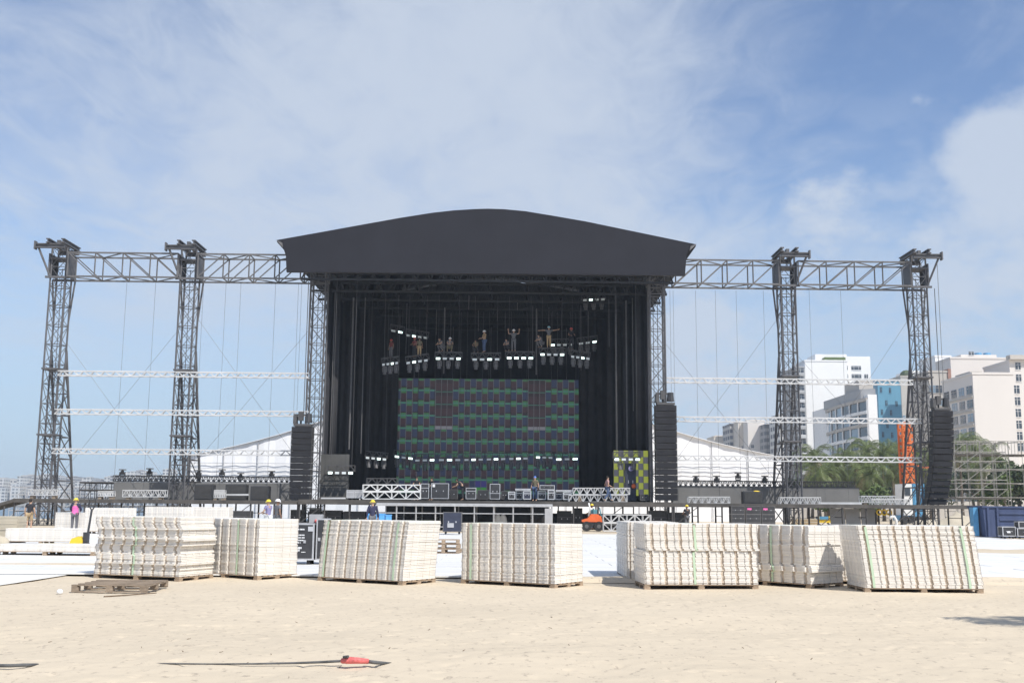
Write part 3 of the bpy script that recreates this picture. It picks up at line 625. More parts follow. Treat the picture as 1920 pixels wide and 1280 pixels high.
# drapes and back wall
def drape(u0, u1, dy, vt, vb, label, amp=.14, wl=.75):
    x0 = st(u0, 700, dy).x; x1 = st(u1, 700, dy).x; z1 = st(900, vt, dy).z; z0 = st(900, vb, dy).z
    based('stage_drape', cloth_sheet(x0, x1, dy, max(z0, ZD+.05), z1, amp, wl), 'drape', label, 'drape', 'black drapes of the stage', smooth=True)
drape(611, 634, 2.2, 525, 936, 'frontmost tall black drape at the left side of the stage opening'); drape(640, 667, 6, 520, 936, 'second tall black drape in from the left side of the opening')
drape(660, 702, 10, 518, 936, 'third tall black drape in from the left side of the opening'); drape(692, 748, 14, 515, 936, 'innermost left black drape, beside the big screen')
drape(1188, 1218, 2.2, 530, 845, 'frontmost tall black drape at the right side of the stage opening'); drape(1165, 1194, 6, 525, 938, 'second tall black drape in from the right side of the opening')
drape(1134, 1172, 10, 525, 938, 'third tall black drape in from the right side of the opening'); drape(1085, 1146, 14.4, 520, 938, 'innermost right black drape, beside the big screen')
x0 = st(612, 700, 1).x; x1 = st(1216, 700, 1).x
based('back_cloth', cloth_sheet(x0+.3, x1-.3, 20.4, ZD, 18.9, .12, 2.4), 'black_cloth', 'wide black cloth closing the back of the stage', 'cloth', smooth=True)
gt = [st(u, v, -2.5) for u, v in ((537, 449), (680, 422), (810, 400), (915, 392.5), (1040, 406), (1170, 431), (1290, 456))]
based('gable_cloth', MB().prism([SP(gt[0].x, 21.6, 18.2)]+[SP(p.x, 21.6, p.z-.22) for p in gt]+[SP(gt[-1].x, 21.6, 18.2)], (0, .08, 0)), 'black_cloth', 'black cloth gable closing the roof at the back of the stage', 'cloth')
for s, (u_, uu) in enumerate(((612, 'left'), (1216, 'right'))):
    x_ = st(u_, 700, 1).x; mb = MB(); n = 60
    for i in range(n):
        da, db = 1.0+19*i/n, 1.0+19*(i+1)/n; xa = x_+.13*math.sin(da*5.5); xb = x_+.13*math.sin(db*5.5)
        mb.add([SP(xa, da, ZD), SP(xb, db, ZD), SP(xb, db, 18.2), SP(xa, da, 18.2), SP(xa+.03, da, ZD), SP(xb+.03, db, ZD), SP(xb+.03, db, 18.2), SP(xa+.03, da, 18.2)], [(0, 1, 2, 3), (7, 6, 5, 4), (3, 2, 6, 7)])
    based('side_cloth', mb, 'black_cloth', f'black cloth wall closing the {uu} flank of the stage', 'cloth', smooth=True)

# ------------------------------------------------------------------ big screen of tiles
def emis(name, col, s=1.0):
    mm = bpy.data.materials.new(name); mm.use_nodes = True; b = mm.node_tree.nodes['Principled BSDF']; b.inputs['Base Color'].default_value = (.015, .015, .018, 1); b.inputs['Roughness'].default_value = .45
    b.inputs['Emission Color'].default_value = (*col, 1); b.inputs['Emission Strength'].default_value = s; MT[name] = mm
emis('led_blue', (.022, .029, .060)); emis('led_green', (.034, .105, .046)); emis('led_teal', (.04, .125, .095)); emis('led_maroon', (.034, .020, .024)); emis('led_dark', (.022, .016, .020)); emis('led_rose', (.042, .024, .028)); emis('led_line', (.14, .14, .16)); emis('led_violet', (.03, .025, .12)); emis('led_bgreen', (.03, .16, .03))
emis('led_yellow', (.27, .31, .04)); emis('led_slate', (.085, .085, .11))
def tile_mesh(w, h, bands, line=.045, mats=('case_black', 'led_line')):
    # bands: list of (fraction, material) from top to bottom; a thin lit rim at the left edge
    mb = MB(); ms = list(mats)+[b[1] for b in bands]; mb.mat(0).box(0, w, .012, .08, 0, h); z = h
    for i, (f, _) in enumerate(bands): mb.mat(2+i).box(line, w-.012, 0, .011, z-f*h+.006, z); z -= f*h
    mb.mat(1).box(.006, line-.012, 0, .011, .01, h-.01)
    return mb.mesh('tile', ms)
def big_screen():
    dy = 17.5; a = st(741, 709, dy); b = st(1098, 714, dy); x0 = a.x; W = b.x-a.x; nc, nr = 33, 9; zt = a.z; w = W/nc; h = (zt-(ZD+.35))/9.35
    rt = thing('led_screen', 'huge dark tiled video screen at the back of the stage in green and blue', 'screen', SP(x0+W/2, dy, ZD))
    A = tile_mesh(w, h, ((.62, 'led_blue'), (.10, 'led_dark'), (.14, 'led_green'), (.14, 'led_teal')))
    B = tile_mesh(w, h, ((.16, 'led_green'), (.50, 'led_maroon'), (.20, 'led_dark'), (.14, 'led_teal')))
    C = tile_mesh(w, h, ((.06, 'led_teal'), (.30, 'led_dark'), (.54, 'led_maroon'), (.10, 'led_dark')))
    D = tile_mesh(w, h, ((.06, 'led_teal'), (.68, 'led_maroon'), (.26, 'led_line')))
    E1 = tile_mesh(w, h, ((.5, 'led_violet'), (.5, 'led_bgreen')))
    rz = -math.atan(YAW)*-1
    for r in range(nr):
        for c in range(nc):
            me = A if (r+c) % 2 else B
            if (7 <= c <= 9 or 23 <= c <= 25) and r <= 3: me = D if r == 3 else C
            if c in (14, 15) and r == 8: me = E1
            o = link('tile', me, rt); p = ORG[rt.name] @ Vector(SP(x0+c*w, dy, zt-(r+1)*h)); o.location = p; o.rotation_euler = (0, 0, rz)
    MB().sbox(x0-.12, x0+W+.12, dy+.10, dy+.35, zt-9*h-.3, zt+.08).build('frame', 'case_black', rt)
    for k in range(5): x_ = x0+W*(k+.5)/5; MB().bar(SP(x_, dy+.2, zt), SP(x_, dy+.2, 18), .03).build('hanging_strap', 'black_steel', rt)
big_screen()
def side_screen():
    dy = 1.2; a = st(1150, 844, dy); b = st(1224, 845, dy); x0 = a.x; W = b.x-a.x; zt = a.z; z0 = st(1180, 929, dy).z; nc, nr = 8, 7; w = W/nc; h = (zt-z0)/nr
    rt = thing('led_screen', 'small tiled screen in yellow and grey checks at the right of the stage', 'screen', SP(x0+W/2, dy, ZD))
    A = tile_mesh(w, h, ((1, 'led_yellow'),), line=.03, mats=('case_black', 'led_slate')); B = tile_mesh(w, h, ((1, 'led_slate'),), line=.03, mats=('case_black', 'led_yellow'))
    for r in range(nr):
        for c in range(nc): o = link('tile', (A, B)[(r+c) % 2], rt); o.location = ORG[rt.name] @ Vector(SP(x0+c*w, dy, zt-(r+1)*h)); o.rotation_euler = (0, 0, math.atan(YAW))
    for x_ in (x0+.1, x0+W-.1): MB().sbox(x_-.08, x_+.08, dy+.1, dy+.3, ZD, zt).build('post', 'case_black', rt)
side_screen()
p0 = st(602, 851, -.6); p1 = st(655, 851, -.6)
based('side_board', MB().sbox(p0.x, p1.x, -.6, -.45, ZD+.02, p0.z), 'board_grey', 'plain grey board standing at the left of the stage opening', 'board')

# ------------------------------------------------------------------ hung lighting
def moving_head(mb, c, s=1.0):
    c = Vector(c); mb.cbox(c+Vector((0, 0, -.06*s)), .32*s, .28*s, .12*s)
    for a in (-1, 1): mb.cbox(c+Vector((a*.17*s, 0, -.28*s)), .05*s, .16*s, .34*s)
    mb.bar(c+Vector((0, 0, -.16*s)), c+Vector((0, -.05*s, -.66*s)), .11*s, .16*s, 8)
MH = None
def light_truss(u0, v0, u1, v1, dy, n, lit, label, heads=3, frame=True, tower=.9, hs=.95):
    a = st(u0, v0, dy); b = st(u1, v1, dy); c = (a+b)/2
    rt = thing('lighting_truss', label, 'lighting truss', (c.x, c.y, c.z-.1), 0, 'short lighting trusses hung over the stage')
    d = b-a; Lw = d.length; d.normalize()
    if frame:
        box_truss(rt, a+Vector((0, .3, .34)), b+Vector((0, .3, .34)), .5, .42, max(2, int(Lw/.55)), .024, .015, 'black_steel', 'A')
    for i in range(n):
        k = (i+.5)/n; p = a.lerp(b, k); w_ = Lw/n*.66
        hsng = MB().add([p+d*(-w_/2)+Vector((0, -.02, -.10)), p+d*(w_/2)+Vector((0, -.02, -.10)), p+d*(w_/2)+Vector((0, .25, -.10)), p+d*(-w_/2)+Vector((0, .25, -.10)), p+d*(-w_/2)+Vector((0, -.02, .10)), p+d*(w_/2)+Vector((0, -.02, .10)), p+d*(w_/2)+Vector((0, .25, .10)), p+d*(-w_/2)+Vector((0, .25, .10))], [(0, 3, 2, 1), (4, 5, 6, 7), (0, 1, 5, 4), (1, 2, 6, 5), (2, 3, 7, 6), (3, 0, 4, 7)]).build('lamp', 'case_black', rt)
        g = .45*w_; q = Vector((0, -.05, 0))
        MB().add([p+q-d*g+Vector((0, 0, -.08)), p+q+d*g+Vector((0, 0, -.08)), p+q+d*g+Vector((0, 0, .08)), p+q-d*g+Vector((0, 0, .08)), p-d*g+Vector((0, -.021, -.08)), p+d*g+Vector((0, -.021, -.08)), p+d*g+Vector((0, -.021, .08)), p-d*g+Vector((0, -.021, .08))], [(0, 1, 2, 3), (0, 4, 5, 1), (1, 5, 6, 2), (2, 6, 7, 3), (3, 7, 4, 0)]).build('lens', 'lamp_glow' if i in lit else 'lamp_dim', hsng)
    for i in range(heads):
        k = (i+.5)/heads; mb = MB(); moving_head(mb, a.lerp(b, k)+Vector((0, .3, -.12)), hs); mb.build('moving_head', 'grey_steel', rt)
    for k in (.12, .88):
        p = a.lerp(b, k)+Vector((0, .3, .55)); MB().bar(p, (p.x, p.y, 18.3), .016, n=5).build('hoist_chain', 'black_steel', rt)
    return rt
D1 = 4.0
light_truss(715, 684, 748, 680, D1, 4, (2,), 'leftmost short lighting truss of the main hung row'); light_truss(760, 681, 804, 675, D1, 4, (1,), 'lighting truss of the main hung row with two red-helmet riggers')
light_truss(815, 672, 866, 672.5, D1, 4, (0, 3), 'lighting truss of the main hung row with the two crouching riggers'); light_truss(883, 674, 939, 673.5, D1, 4, (2,), 'middle lighting truss of the main hung row')
light_truss(948, 671, 1002, 671.5, D1, 4, (0, 1, 2, 3), 'lighting truss of the main hung row with every lamp lit'); light_truss(1011, 664.5, 1060, 665, D1, 4, (0, 3), 'highest lighting truss of the main hung row, under the rigger with spread arms')
light_truss(1069, 668, 1107, 673, D1, 4, (2,), 'rightmost short lighting truss of the main hung row')
light_truss(731, 619, 757, 624, 9, 2, (1,), 'upper left lighting truss tip behind the riggers', 0); light_truss(760, 628, 803, 634, 9, 4, (1,), 'upper left slanting lighting truss behind the red-helmet riggers', 0)
light_truss(1031, 647, 1076, 646, 9, 4, (0,), 'upper right lighting truss behind the rigger with spread arms', 3); light_truss(1083, 645, 1121, 640, 9, 3, (2,), 'upper right end lighting truss behind the rigger in red helmet', 3)
light_truss(1091, 563, 1136, 561, 6, 4, (1,), 'highest lone lighting truss near the right side of the stage', 3)
for i, (u0, v0, u1, v1, n_, lit) in enumerate(((738, 855, 776, 860, 3, (0, 2)), (776, 863, 817, 862, 3, (2,)), (820, 862, 866, 862, 3, (1,)), (868, 862, 908, 861, 3, (1,)), (910, 861, 950, 860, 3, (1,)), (952, 860, 992, 859, 3, (1,)), (1003, 857, 1038, 858, 3, (0,)), (1040, 861, 1086, 860, 3, (0, 2)))):
    light_truss(u0, v0, u1, v1, 11, n_, lit, ('first', 'second', 'third', 'fourth', 'fifth', 'sixth', 'seventh', 'last')[i]+' lighting truss from the left in the low row before the big screen', 3, hs=1.15)
light_truss(684, 857.5, 726, 861.5, 6, 4, (2,), 'low lighting truss left of the big screen'); light_truss(613, 886, 664, 886.5, -1.6, 4, (0, 3), 'low lighting truss before the grey board at stage left', 0)
light_truss(1150, 861, 1202, 861, -.6, 4, (0, 3), 'low lighting truss before the yellow checked screen', 2)
# vertical ropes and poles inside
for u_, dy, v0, v1, r_, lab in ((663, 4, 560, 842, .07, 'pale vertical pipe hanging before the left drapes'), (685, 4, 560, 850, .035, 'thin hanging cable bundle with a round fitting, left of the screen'), (628, 1.5, 560, 850, .03, 'thin hanging cable bundle by the left edge of the opening'), (834, 8, 585, 700, .06, 'pale vertical pipe above the screen, left one'), (1006, 8, 588, 702, .06, 'pale vertical pipe above the screen, right one'), (1155, 2, 560, 858, .025, 'thin hanging cable bundle near the right drapes'), (1174, 4, 590, 840, .06, 'pale vertical pipe hanging before the right drapes'), (1186, 3, 580, 770, .04, 'thinner pale pipe beside the right drapes')):
    p = st(u_, v0, dy); q = st(u_, v1, dy); o = based('hanging_pipe', MB().bar((p.x, p.y, 18.0), (p.x, p.y, q.z), r_, n=6), 'grey_steel', lab, 'pipe', 'pipes and cables hanging inside the stage')
for k in range(22):
    u_ = 640+k*26+rng.uniform(-8, 8); p = st(u_, 535, 3+rng.uniform(0, 10)); 
    cable((p.x, p.y, 18.2), (p.x, p.y, st(u_, 640+rng.uniform(-60, 60), 6).z), ORD[k]+' dark hoist chain from the left hanging from the stage roof', .022)

# ------------------------------------------------------------------ line arrays
def line_array(u0, u1, vt, vb, dy, n, label, curve=0, depth=.8, lean=0):
    a = st(u0, vt, dy); b = st(u1, vt, dy); zb = st(u0, vb, dy).z; W = b.x-a.x; cx_ = (a.x+b.x)/2; h = (a.z-zb)/n
    rt = thing('line_array', label, 'loudspeaker', SP(cx_, dy, zb), 0, 'hanging loudspeaker columns')
    off = 0; x = cx_
    for i in range(n):
        k = i/n; tilt = -curve*k*k; z1 = a.z-i*h; yo = curve*1.3*k**2.6; xo = lean*k**2.2
        mb = MB(); w_ = W/2; d = depth
        mb.prism([SP(x+xo-w_, dy+yo, z1-.02), SP(x+xo+w_, dy+yo, z1-.02), SP(x+xo+lean*.08+w_, dy+yo+curve*.12*k, z1-h+.02), SP(x+xo+lean*.08-w_, dy+yo+curve*.12*k, z1-h+.02)], (0, d, 0))
        cb = mb.build('cabinet', 'speaker', rt)
        MB().sbox(x+xo-w_*.93, x+xo+w_*.93, dy+yo-.03, dy+yo-.002, z1-h*.9, z1-h*.1).build('grille', 'black_cloth', cb)
    MB().sbox(x-W*.42, x+W*.42, dy+.05, dy+depth-.05, a.z+.03, a.z+.2).build('bumper', 'black_steel', rt)
    MB().sbox(x-.35, x-.02, dy+.2, dy+.6, a.z+.45, a.z+1.1).bar(SP(x-.18, dy+.4, a.z+.2), SP(x-.18, dy+.4, a.z+.5), .05).build('hoist', 'black_steel', rt)
    MB().bar(SP(x+W*.25, dy+.35, a.z+.95), SP(x+W*.25, dy+.35, a.z+.3), .22, .28, 8).build('chain_bag', 'case_black', rt)
    MB().sbox(x-W*.46, x-W*.30, dy+.1, dy+depth-.1, a.z+.21, a.z+.8).sbox(x-W*.46, x+W*.40, dy+.3, dy+.45, a.z+.81, a.z+.93).build('rigging_frame', 'black_steel', rt)
    MB().bar(SP(x, dy+.4, a.z+1.0), SP(x, dy+.4, 18), .02).build('hoist_chain', 'black_steel', rt)
    return rt
line_array(547, 586, 799, 936, -2.4, 12, 'straight black loudspeaker column left of the stage opening')
line_array(1229, 1268.5, 759, 938, -2.4, 15, 'straight black loudspeaker column right of the stage opening')
line_array(1750, 1787, 769, 946, -2.4, 15, 'curved black loudspeaker column hanging at the far right', curve=.9, lean=-.45)

# ------------------------------------------------------------------ wings: risers, top trusses and fixtures
def riser(u0, u1, vt, dy, label):
    a = st(u0, vt, dy); b = st(u1, vt, dy); return based('riser_wall', MB().sbox(a.x, b.x, dy, dy+1.2, ZD-.3, a.z), 'riser', label, 'wall')
riser(214, 560, 903, 2.2, 'long grey riser wall on the left walkway under the row of lights'); riser(1262, 1611, 911.5, 2.2, 'long grey riser wall on the right walkway under the row of lights')
def wing_truss(u0, u1, v, label, seg):
    a = st(u0, v, 2.8); b = st(u1, v, 2.8); b.z = a.z+.02; b = Vector(SP(b.x, 2.8, a.z)); rt = thing('light_rail_truss', label, 'truss', ((a.x+b.x)/2, a.y, a.z-.25)); box_truss(rt, a, b, .45, .42, seg, .03, .02, 'black_steel', 'A')
wing_truss(214, 548, 896.5, 'long black truss on the left riser, carrying small spotlights', 34); wing_truss(1266, 1600, 905.5, 'long black truss on the right riser, carrying small spotlights', 34)
def spot(u, v0, v1, label):
    dy = 2.7; p = st(u, v1, dy); h = st(u, v0, dy).z-p.z; rt = thing('spotlight', label, 'spotlight', p, 0, 'spotlights standing along the risers')
    MB().cbox(p+Vector((0, 0, h*.10)), .34, .34, h*.2).build('base', 'black_steel', rt)
    mb = MB()
    for a in (-1, 1): mb.cbox(p+Vector((a*.19, 0, h*.40)), .05, .16, h*.42)
    mb.build('yoke', 'black_steel', rt); MB().bar(p+Vector((0, .02, h*.28)), p+Vector((0, -.03, h*.78)), .15, .13, 8).build('head', 'case_black', rt)
    MB().cbox(p+Vector((0, 0, h*.92)), .48, .3, h*.13).build('rain_hood', 'grey_steel', rt); MB().bar(p+Vector((0, 0, h*.78)), p+Vector((0, 0, h*.88)), .05).build('stem', 'black_steel', rt)
for i, (u_, v0, v1) in enumerate(((229, 879, 893), (280, 877, 893), (372, 880.5, 894), (416, 879, 894), (451, 886, 900), (509, 882, 896))): spot(u_, v0, v1, ('leftmost', 'second', 'third', 'fourth', 'low fifth', 'sixth and last')[i]+' small spotlight along the truss of the left riser')
for i, (u_, v0, v1) in enumerate(((1305, 891, 904), (1344, 891, 904), (1384, 885, 901), (1434, 891, 905))): spot(u_, v0, v1, ('first', 'second', 'third and tallest', 'fourth')[i]+' small spotlight along the truss of the right riser')
def monitor(u0, u1, v0, v1, dy, label, m_='case_black'):
    a = st(u0, v0, dy); b = st(u1, v1, dy); b.z = ZD-.079 if u0 < 900 else ZD-.029; rt = thing('speaker_box', label, 'speaker', SP((a.x+b.x)/2, dy, b.z), 0, 'black boxes on the walkways')
    MB().sbox(a.x, b.x, dy, dy+.8, b.z, a.z).build('cabinet', m_, rt); MB().sbox(a.x+.08, b.x-.08, dy-.03, dy-.002, b.z+.08, a.z-.08).build('grille', 'speaker', rt)
    MB().sbox(a.x+.1, b.x-.1, dy+.2, dy+.6, a.z+.003, a.z+.05).build('top_handle', 'grey_steel', rt)
monitor(365, 398, 908, 929, -2.2, 'black box on the left walkway nearest the outer towers'); monitor(423, 461, 908, 925, -2.2, 'wide black box in the middle of the left walkway'); monitor(470, 503, 911, 932, -2.2, 'black box on the left walkway nearest the loudspeaker column'); monitor(1394, 1431, 921, 942, -2.2, 'black box on the right walkway with a small yellow item on top')
p = st(1418, 921, -1.9); based('cap', MB().ball(p, .28, .2, .07, 10, 6), 'yellow', 'flat yellow item lying on the black box of the right walkway', 'cap', smooth=True)
for a_ in ((232, 918, 312, 931.5, -3.2, 'silver truss section lying before the left riser'), (56, 917, 110, 928.5, -3.2, 'silver truss section at the far left end of the walkway'), (403, 918, 422, 933, -3.2, 'short silver truss end between the black boxes of the left walkway'), (186, 920, 214, 930.5, -3.2, 'short silver truss section left of the left riser'), (1290, 930.5, 1367, 944, -3.2, 'silver truss section on the right walkway next to the loudspeaker column'), (1461, 931.5, 1537, 945.5, -3.2, 'silver truss section in the middle of the right walkway'), (1632, 935, 1703, 948.5, -3.4, 'front silver truss section at the right end of the walkway'), (1613, 929, 1676, 942, -2.4, 'rear silver truss section at the right end of the walkway')):
    truss_piece(*a_, bays=6)
p = st(1535, 943.5, -2.9); q = st(1615, 943.5, -2.9)
based('beam', MB().bar(p, q, .09), 'dull_white', 'plain white beam lying on the right walkway', 'beam'); p = st(424, 927, -2.6); q = st(466, 927, -2.6); based('beam', MB().bar(p, q, .06), 'dull_white', 'plain white beam under the wide black box on the left walkway', 'beam')

# ------------------------------------------------------------------ gear on the stage
def flight_case(x0, x1, y0, y1, z0, z1, label, stage=True, body='case_black', group='flight cases with silver edges', e=.035, wheels=True, trim='alu', lid=.3):
    bx = (lambda mb, *a: mb.sbox(*a)) if stage else (lambda mb, *a: mb.box(*a))
    c = SP((x0+x1)/2, (y0+y1)/2, z0) if stage else ((x0+x1)/2, (y0+y1)/2, z0)
    rt = thing('flight_case', label, 'flight case', c, 0, group); zb = z0+(.12 if wheels else 0)
    bx(MB(), x0+.01, x1-.01, y0+.01, y1-.01, zb+.01, z1-.01).build('body', body, rt)
    mb = MB()
    for z_ in (zb, z1-e): bx(mb, x0, x1, y0, y0+e, z_, z_+e); bx(mb, x0, x1, y1-e, y1, z_, z_+e); bx(mb, x0, x0+e, y0+e, y1-e, z_, z_+e); bx(mb, x1-e, x1, y0+e, y1-e, z_, z_+e)
    for x_ in (x0, x1-e):
        for y_ in (y0, y1-e): bx(mb, x_, x_+e, y_, y_+e, zb+e, z1-e)
    mb.build('edging', trim, rt)
    if lid: bx(MB(), x0+e, x1-e, y0-.004, y0+.012, z1-(z1-zb)*lid-e/2, z1-(z1-zb)*lid+e/2).build('lid_strip', trim, rt)
    for k in (.3, .7): xm = x0+(x1-x0)*k; bx(MB(), xm-.03, xm+.03, y0-.012, y0+.011, zb+(z1-zb)*.46, zb+(z1-zb)*.54).build('latch', 'galv', rt)
    if wheels:
        for x_ in (x0+.1, x1-.18):
            for y_ in (y0+.06, y1-.14): bx(MB(), x_, x_+.08, y_, y_+.08, z0, zb-.002).build('wheel', 'rubber', rt)
    return rt
def stage_case(u0, u1, v0, v1, dy, label, d=.7, **k):
    a = st(u0, v0, dy); b = st(u1, v1, dy); z = ZD+.022 if abs(b.z-ZD) < .3 else b.z; return flight_case(a.x, b.x, dy, dy+d, z, a.z, label, **k)
truss_piece(681, 908, 788, 921, -3.4, 'upper of the two big white truss sections on the front of the stage', bays=4, wd=.6, m_='white_paint'); truss_piece(681, 921.5, 788, 935.5, -3.4, 'lower of the two big white truss sections on the front of the stage', bays=4, wd=.6, m_='white_paint')
truss_piece(688, 896, 745, 908, -2.2, 'dark truss section behind the two big white truss sections', bays=3, m_='black_steel')
stage_case(789, 804, 906, 936, -3, 'narrow grey-edged case right of the big white truss sections'); sc_ = stage_case(808.5, 841, 905.5, 936, -3, 'large square silver-edged case with a white sticker, left of stage centre', lid=0)
p = st(813, 910, -3.05); MB().sbox(p.x-.08, p.x+.1, -3.03, -3.015, p.z-.1, p.z+.1).build('sticker', 'print_white', sc_)
stage_case(873.5, 892.5, 914, 937, -3, 'small silver-edged case near stage centre'); stage_case(918.5, 937.5, 906.5, 938, -3, 'tall silver-edged case standing alone at stage centre', lid=.62, wheels=True)
k = 0
for (u0, u1, v0, v1, body) in ((953, 966, 921, 937.5, 'case_black'), (967, 980, 919, 937.5, 'case_black'), (981, 996, 920, 937.5, 'case_blue'), (1008, 1024, 920, 937.5, 'case_black'), (1027, 1040, 918, 938, 'case_black'), (1041, 1055, 921, 938, 'case_blue'), (1056, 1072, 922, 938, 'case_black')):
    stage_case(u0, u1, v0, v1, -3+(k % 2)*.5, ('first', 'second', 'third', 'fourth', 'fifth', 'sixth', 'seventh')[k]+' case from the left in the crowded row right of stage centre', body=body, e=.06); k += 1
stage_case(966, 995, 915.5, 918.8, -2.9, d=.9, label= 'flat silver case lying on the left of the crowded row', wheels=False, body='galv', lid=0); stage_case(1012, 1040, 909, 917.8, -2.9, d=.9, label='dark rack case on top of the crowded row', wheels=False, lid=0); stage_case(1042, 1074, 918.0, 921, -2.9, d=.9, label= 'long flat silver case on the right of the crowded row', body='galv', wheels=False, lid=0)
stage_case(650, 664, 918, 934, -3, 'pale grey case left of the big white truss sections', body='concrete'); stage_case(665, 680, 918, 934, -3, 'second pale grey case left of the big white truss sections', body='concrete')
p = st(602, 933.5, -3.8); q = st(648, 933.5, -3.8); based('plank', MB().bar(p, q, .05), 'dull_white', 'white plank along the stage edge before the grey board', 'plank')
truss_piece(1074, 914, 1180, 927, -2.9, 'upper silver truss section at the right of the stage front', bays=8); truss_piece(1066, 927.5, 1175, 941, -3.3, 'lower silver truss section at the right of the stage front', bays=8)
stage_case(835, 858, 917, 936, -1.8, 'low dark case behind the bending worker', lid=0, trim='grey_steel'); stage_case(895, 916, 918, 937, -1.5, 'low dark case left of the tall centre case', lid=0, trim='grey_steel'); stage_case(940, 952, 920, 937, -2.2, 'dark trunk right of the tall centre case', lid=0, trim='grey_steel')
# dark rack and round lamp before the checked screen
stage_case(1172, 1193, 868, 934, -.2, 'tall dark equipment rack before the yellow checked screen', body='case_blue', lid=.5, trim='case_black', d=.5); stage_case(1200, 1216, 926, 938, -1.5, 'small dark trunk below the yellow checked screen', lid=0, trim='grey_steel')
p = st(1188, 911, -.3); rt = thing('beacon', 'round orange lamp on the dark rack before the checked screen', 'beacon', p); MB().ball(p, .16, .1, .18).build('lens', 'orange', rt, smooth=True); MB().cbox(p+Vector((0, .12, 0)), .4, .08, .44).build('housing', 'case_black', rt)
p = st(1183, 878, -.3); rt = thing('fan', 'small round fan high on the dark rack', 'fan', p); MB().bar(p+Vector((0, .02, 0)), p+Vector((0, -.06, 0)), .2, n=12).build('housing', 'cloth_purple', rt); MB().bar(p+Vector((0, -.062, 0)), p+Vector((0, -.09, 0)), .06, n=8).build('hub', 'case_black', rt)

# ------------------------------------------------------------------ front thrust platform with pale rails
def thrust():
    dy = -10; x0 = st(706, 945, dy).x; x1 = st(1036, 948, dy).x; z = st(870, 944.5, dy).z
    rt = thing('front_platform', 'low grey platform frame before the stage with pale rails and posts', 'platform', SP((x0+x1)/2, dy, 0))
    n = 9
    for i in range(n): MB().sbox(x0+(x1-x0)*i/n+.01, x0+(x1-x0)*(i+1)/n-.01, dy, dy+5.2, z-.05, z+.04).build('deck_panel', 'concrete', rt)
    MB().sbox(x0, x1, dy-.07, dy-.003, z-.15, z+.02).build('front_rail', 'galv', rt)
    zm = st(870, 962, dy).z; MB().bar(SP(x0, dy, zm), SP(x1, dy, zm), .03).build('mid_rail', 'galv', rt); MB().bar(SP(x0, dy, .25), SP(x1, dy, .25), .03).build('low_rail', 'galv', rt)
    for i in range(n+1):
        x_ = x0+.04+(x1-x0-.08)*i/n; MB().bar(SP(x_, dy+.02, 0), SP(x_, dy+.02, z-.05), .035).build('post', 'galv', rt); MB().bar(SP(x_, dy+5, 0), SP(x_, dy+5, z-.05), .035).build('post', 'galv', rt)
        MB().bar(SP(x_, dy+.05, zm-.3), SP(x_, dy+5, zm-.3), .025).build('cross_rail', 'grey_steel', rt)
    MB().sbox(x1-.5, x1, dy-.12, dy-.072, .3, z-.24).build('end_panel', 'concrete', rt)
    based('platform_skirt', cloth_sheet(x0, x1, dy+5.15, .02, z-.12, .04, .8), 'drape', 'black cloth behind the posts of the low front platform', 'cloth', smooth=True)
    for i, (u0, u1) in enumerate(((928, 937), (938, 950))):
        a = st(u0, 950, dy+2); b = st(u1, 960, dy+2); based('white_bundle', MB().ball((a.x+.2, a.y, .55), .26, .2, .55, 8, 6), 'white_paint', ('left', 'right')[i]+' of two white wrapped bundles under the front platform', 'bundle', smooth=True)
thrust()
# dark masses in the understage: trunks and dimmer racks of several sizes
def dark_box(u0, u1, v0, dy, label, m_='case_black', d=.8, trim='grey_steel', lid=.4):
    a = st(u0, v0, dy); b = st(u1, v0, dy); flight_case(a.x, b.x, dy, dy+d, .05, a.z, label, body=m_, trim=trim, lid=lid, group='trunks and racks under the decks', e=.03)
U = [(432, 470, 957, -5.5, 'long black trunk under the left walkway, nearest the white stack'), (545, 571, 955, -2.5, 'black rack under the deck left of the flight case'), (580, 600, 953, -2.5, 'black rack under the deck, first right of the loudspeakers'), (604, 640, 956, -2.5, 'wide black rack under the deck by the leaning stack'), (644, 684, 958, -2.8, 'black trunk under the deck left of the blue crates'), (1045, 1072, 957, -2.6, 'black trunk under the stage right of the front platform'), (1075, 1092, 952, -1.9, 'dark rack under the stage beside the orange machine'), (1215, 1250, 957, -2.6, 'dark trunk under the stage below the right loudspeaker column'), (1252, 1288, 960, -2.7, 'second dark trunk under the stage below the right loudspeaker column')]
for a_ in U: dark_box(*a_)
for i, (u0, u1) in enumerate(((1372, 1397), (1398.5, 1427), (1428.5, 1454))):
    for k in range(3):
        dy = -6; a = st(u0, 980, dy); b = st(u1, 980, dy); h = .56
        fc_ = flight_case(a.x, b.x, dy, dy+.9, .05+k*(h+.006), .05+k*(h+.006)+h, f'{("left", "middle", "right")[i]} column of the stacked black cases under the right walkway, {("bottom", "middle", "top")[k]} case', wheels=False, trim='grey_steel', lid=.5, group='stacked black cases under the right walkway', e=.03)
        if k == 2 and i: MB().sbox(a.x+.12, a.x+.42, dy-.03, dy-.015, .05+k*(h+.006)+.3, .05+k*(h+.006)+.42).build('pink_tag', 'cloth_pink', fc_)
# box trusses on the ground
for k in range(2):
    a = gnd(1131, 997); b = gnd(1216, 997); a.z = b.z = .32+.55*k; b.y = a.y
    rt = thing('truss_section', ('lower', 'upper')[k]+' silver box truss on the ground left of the broad panel stack', 'truss', ((a.x+b.x)/2, a.y, a.z-.25), 0, 'lengths of silver truss lying on the decks'); box_truss(rt, a, b, .5, .48, 6, .03, .02, 'dull_white', 'zig')
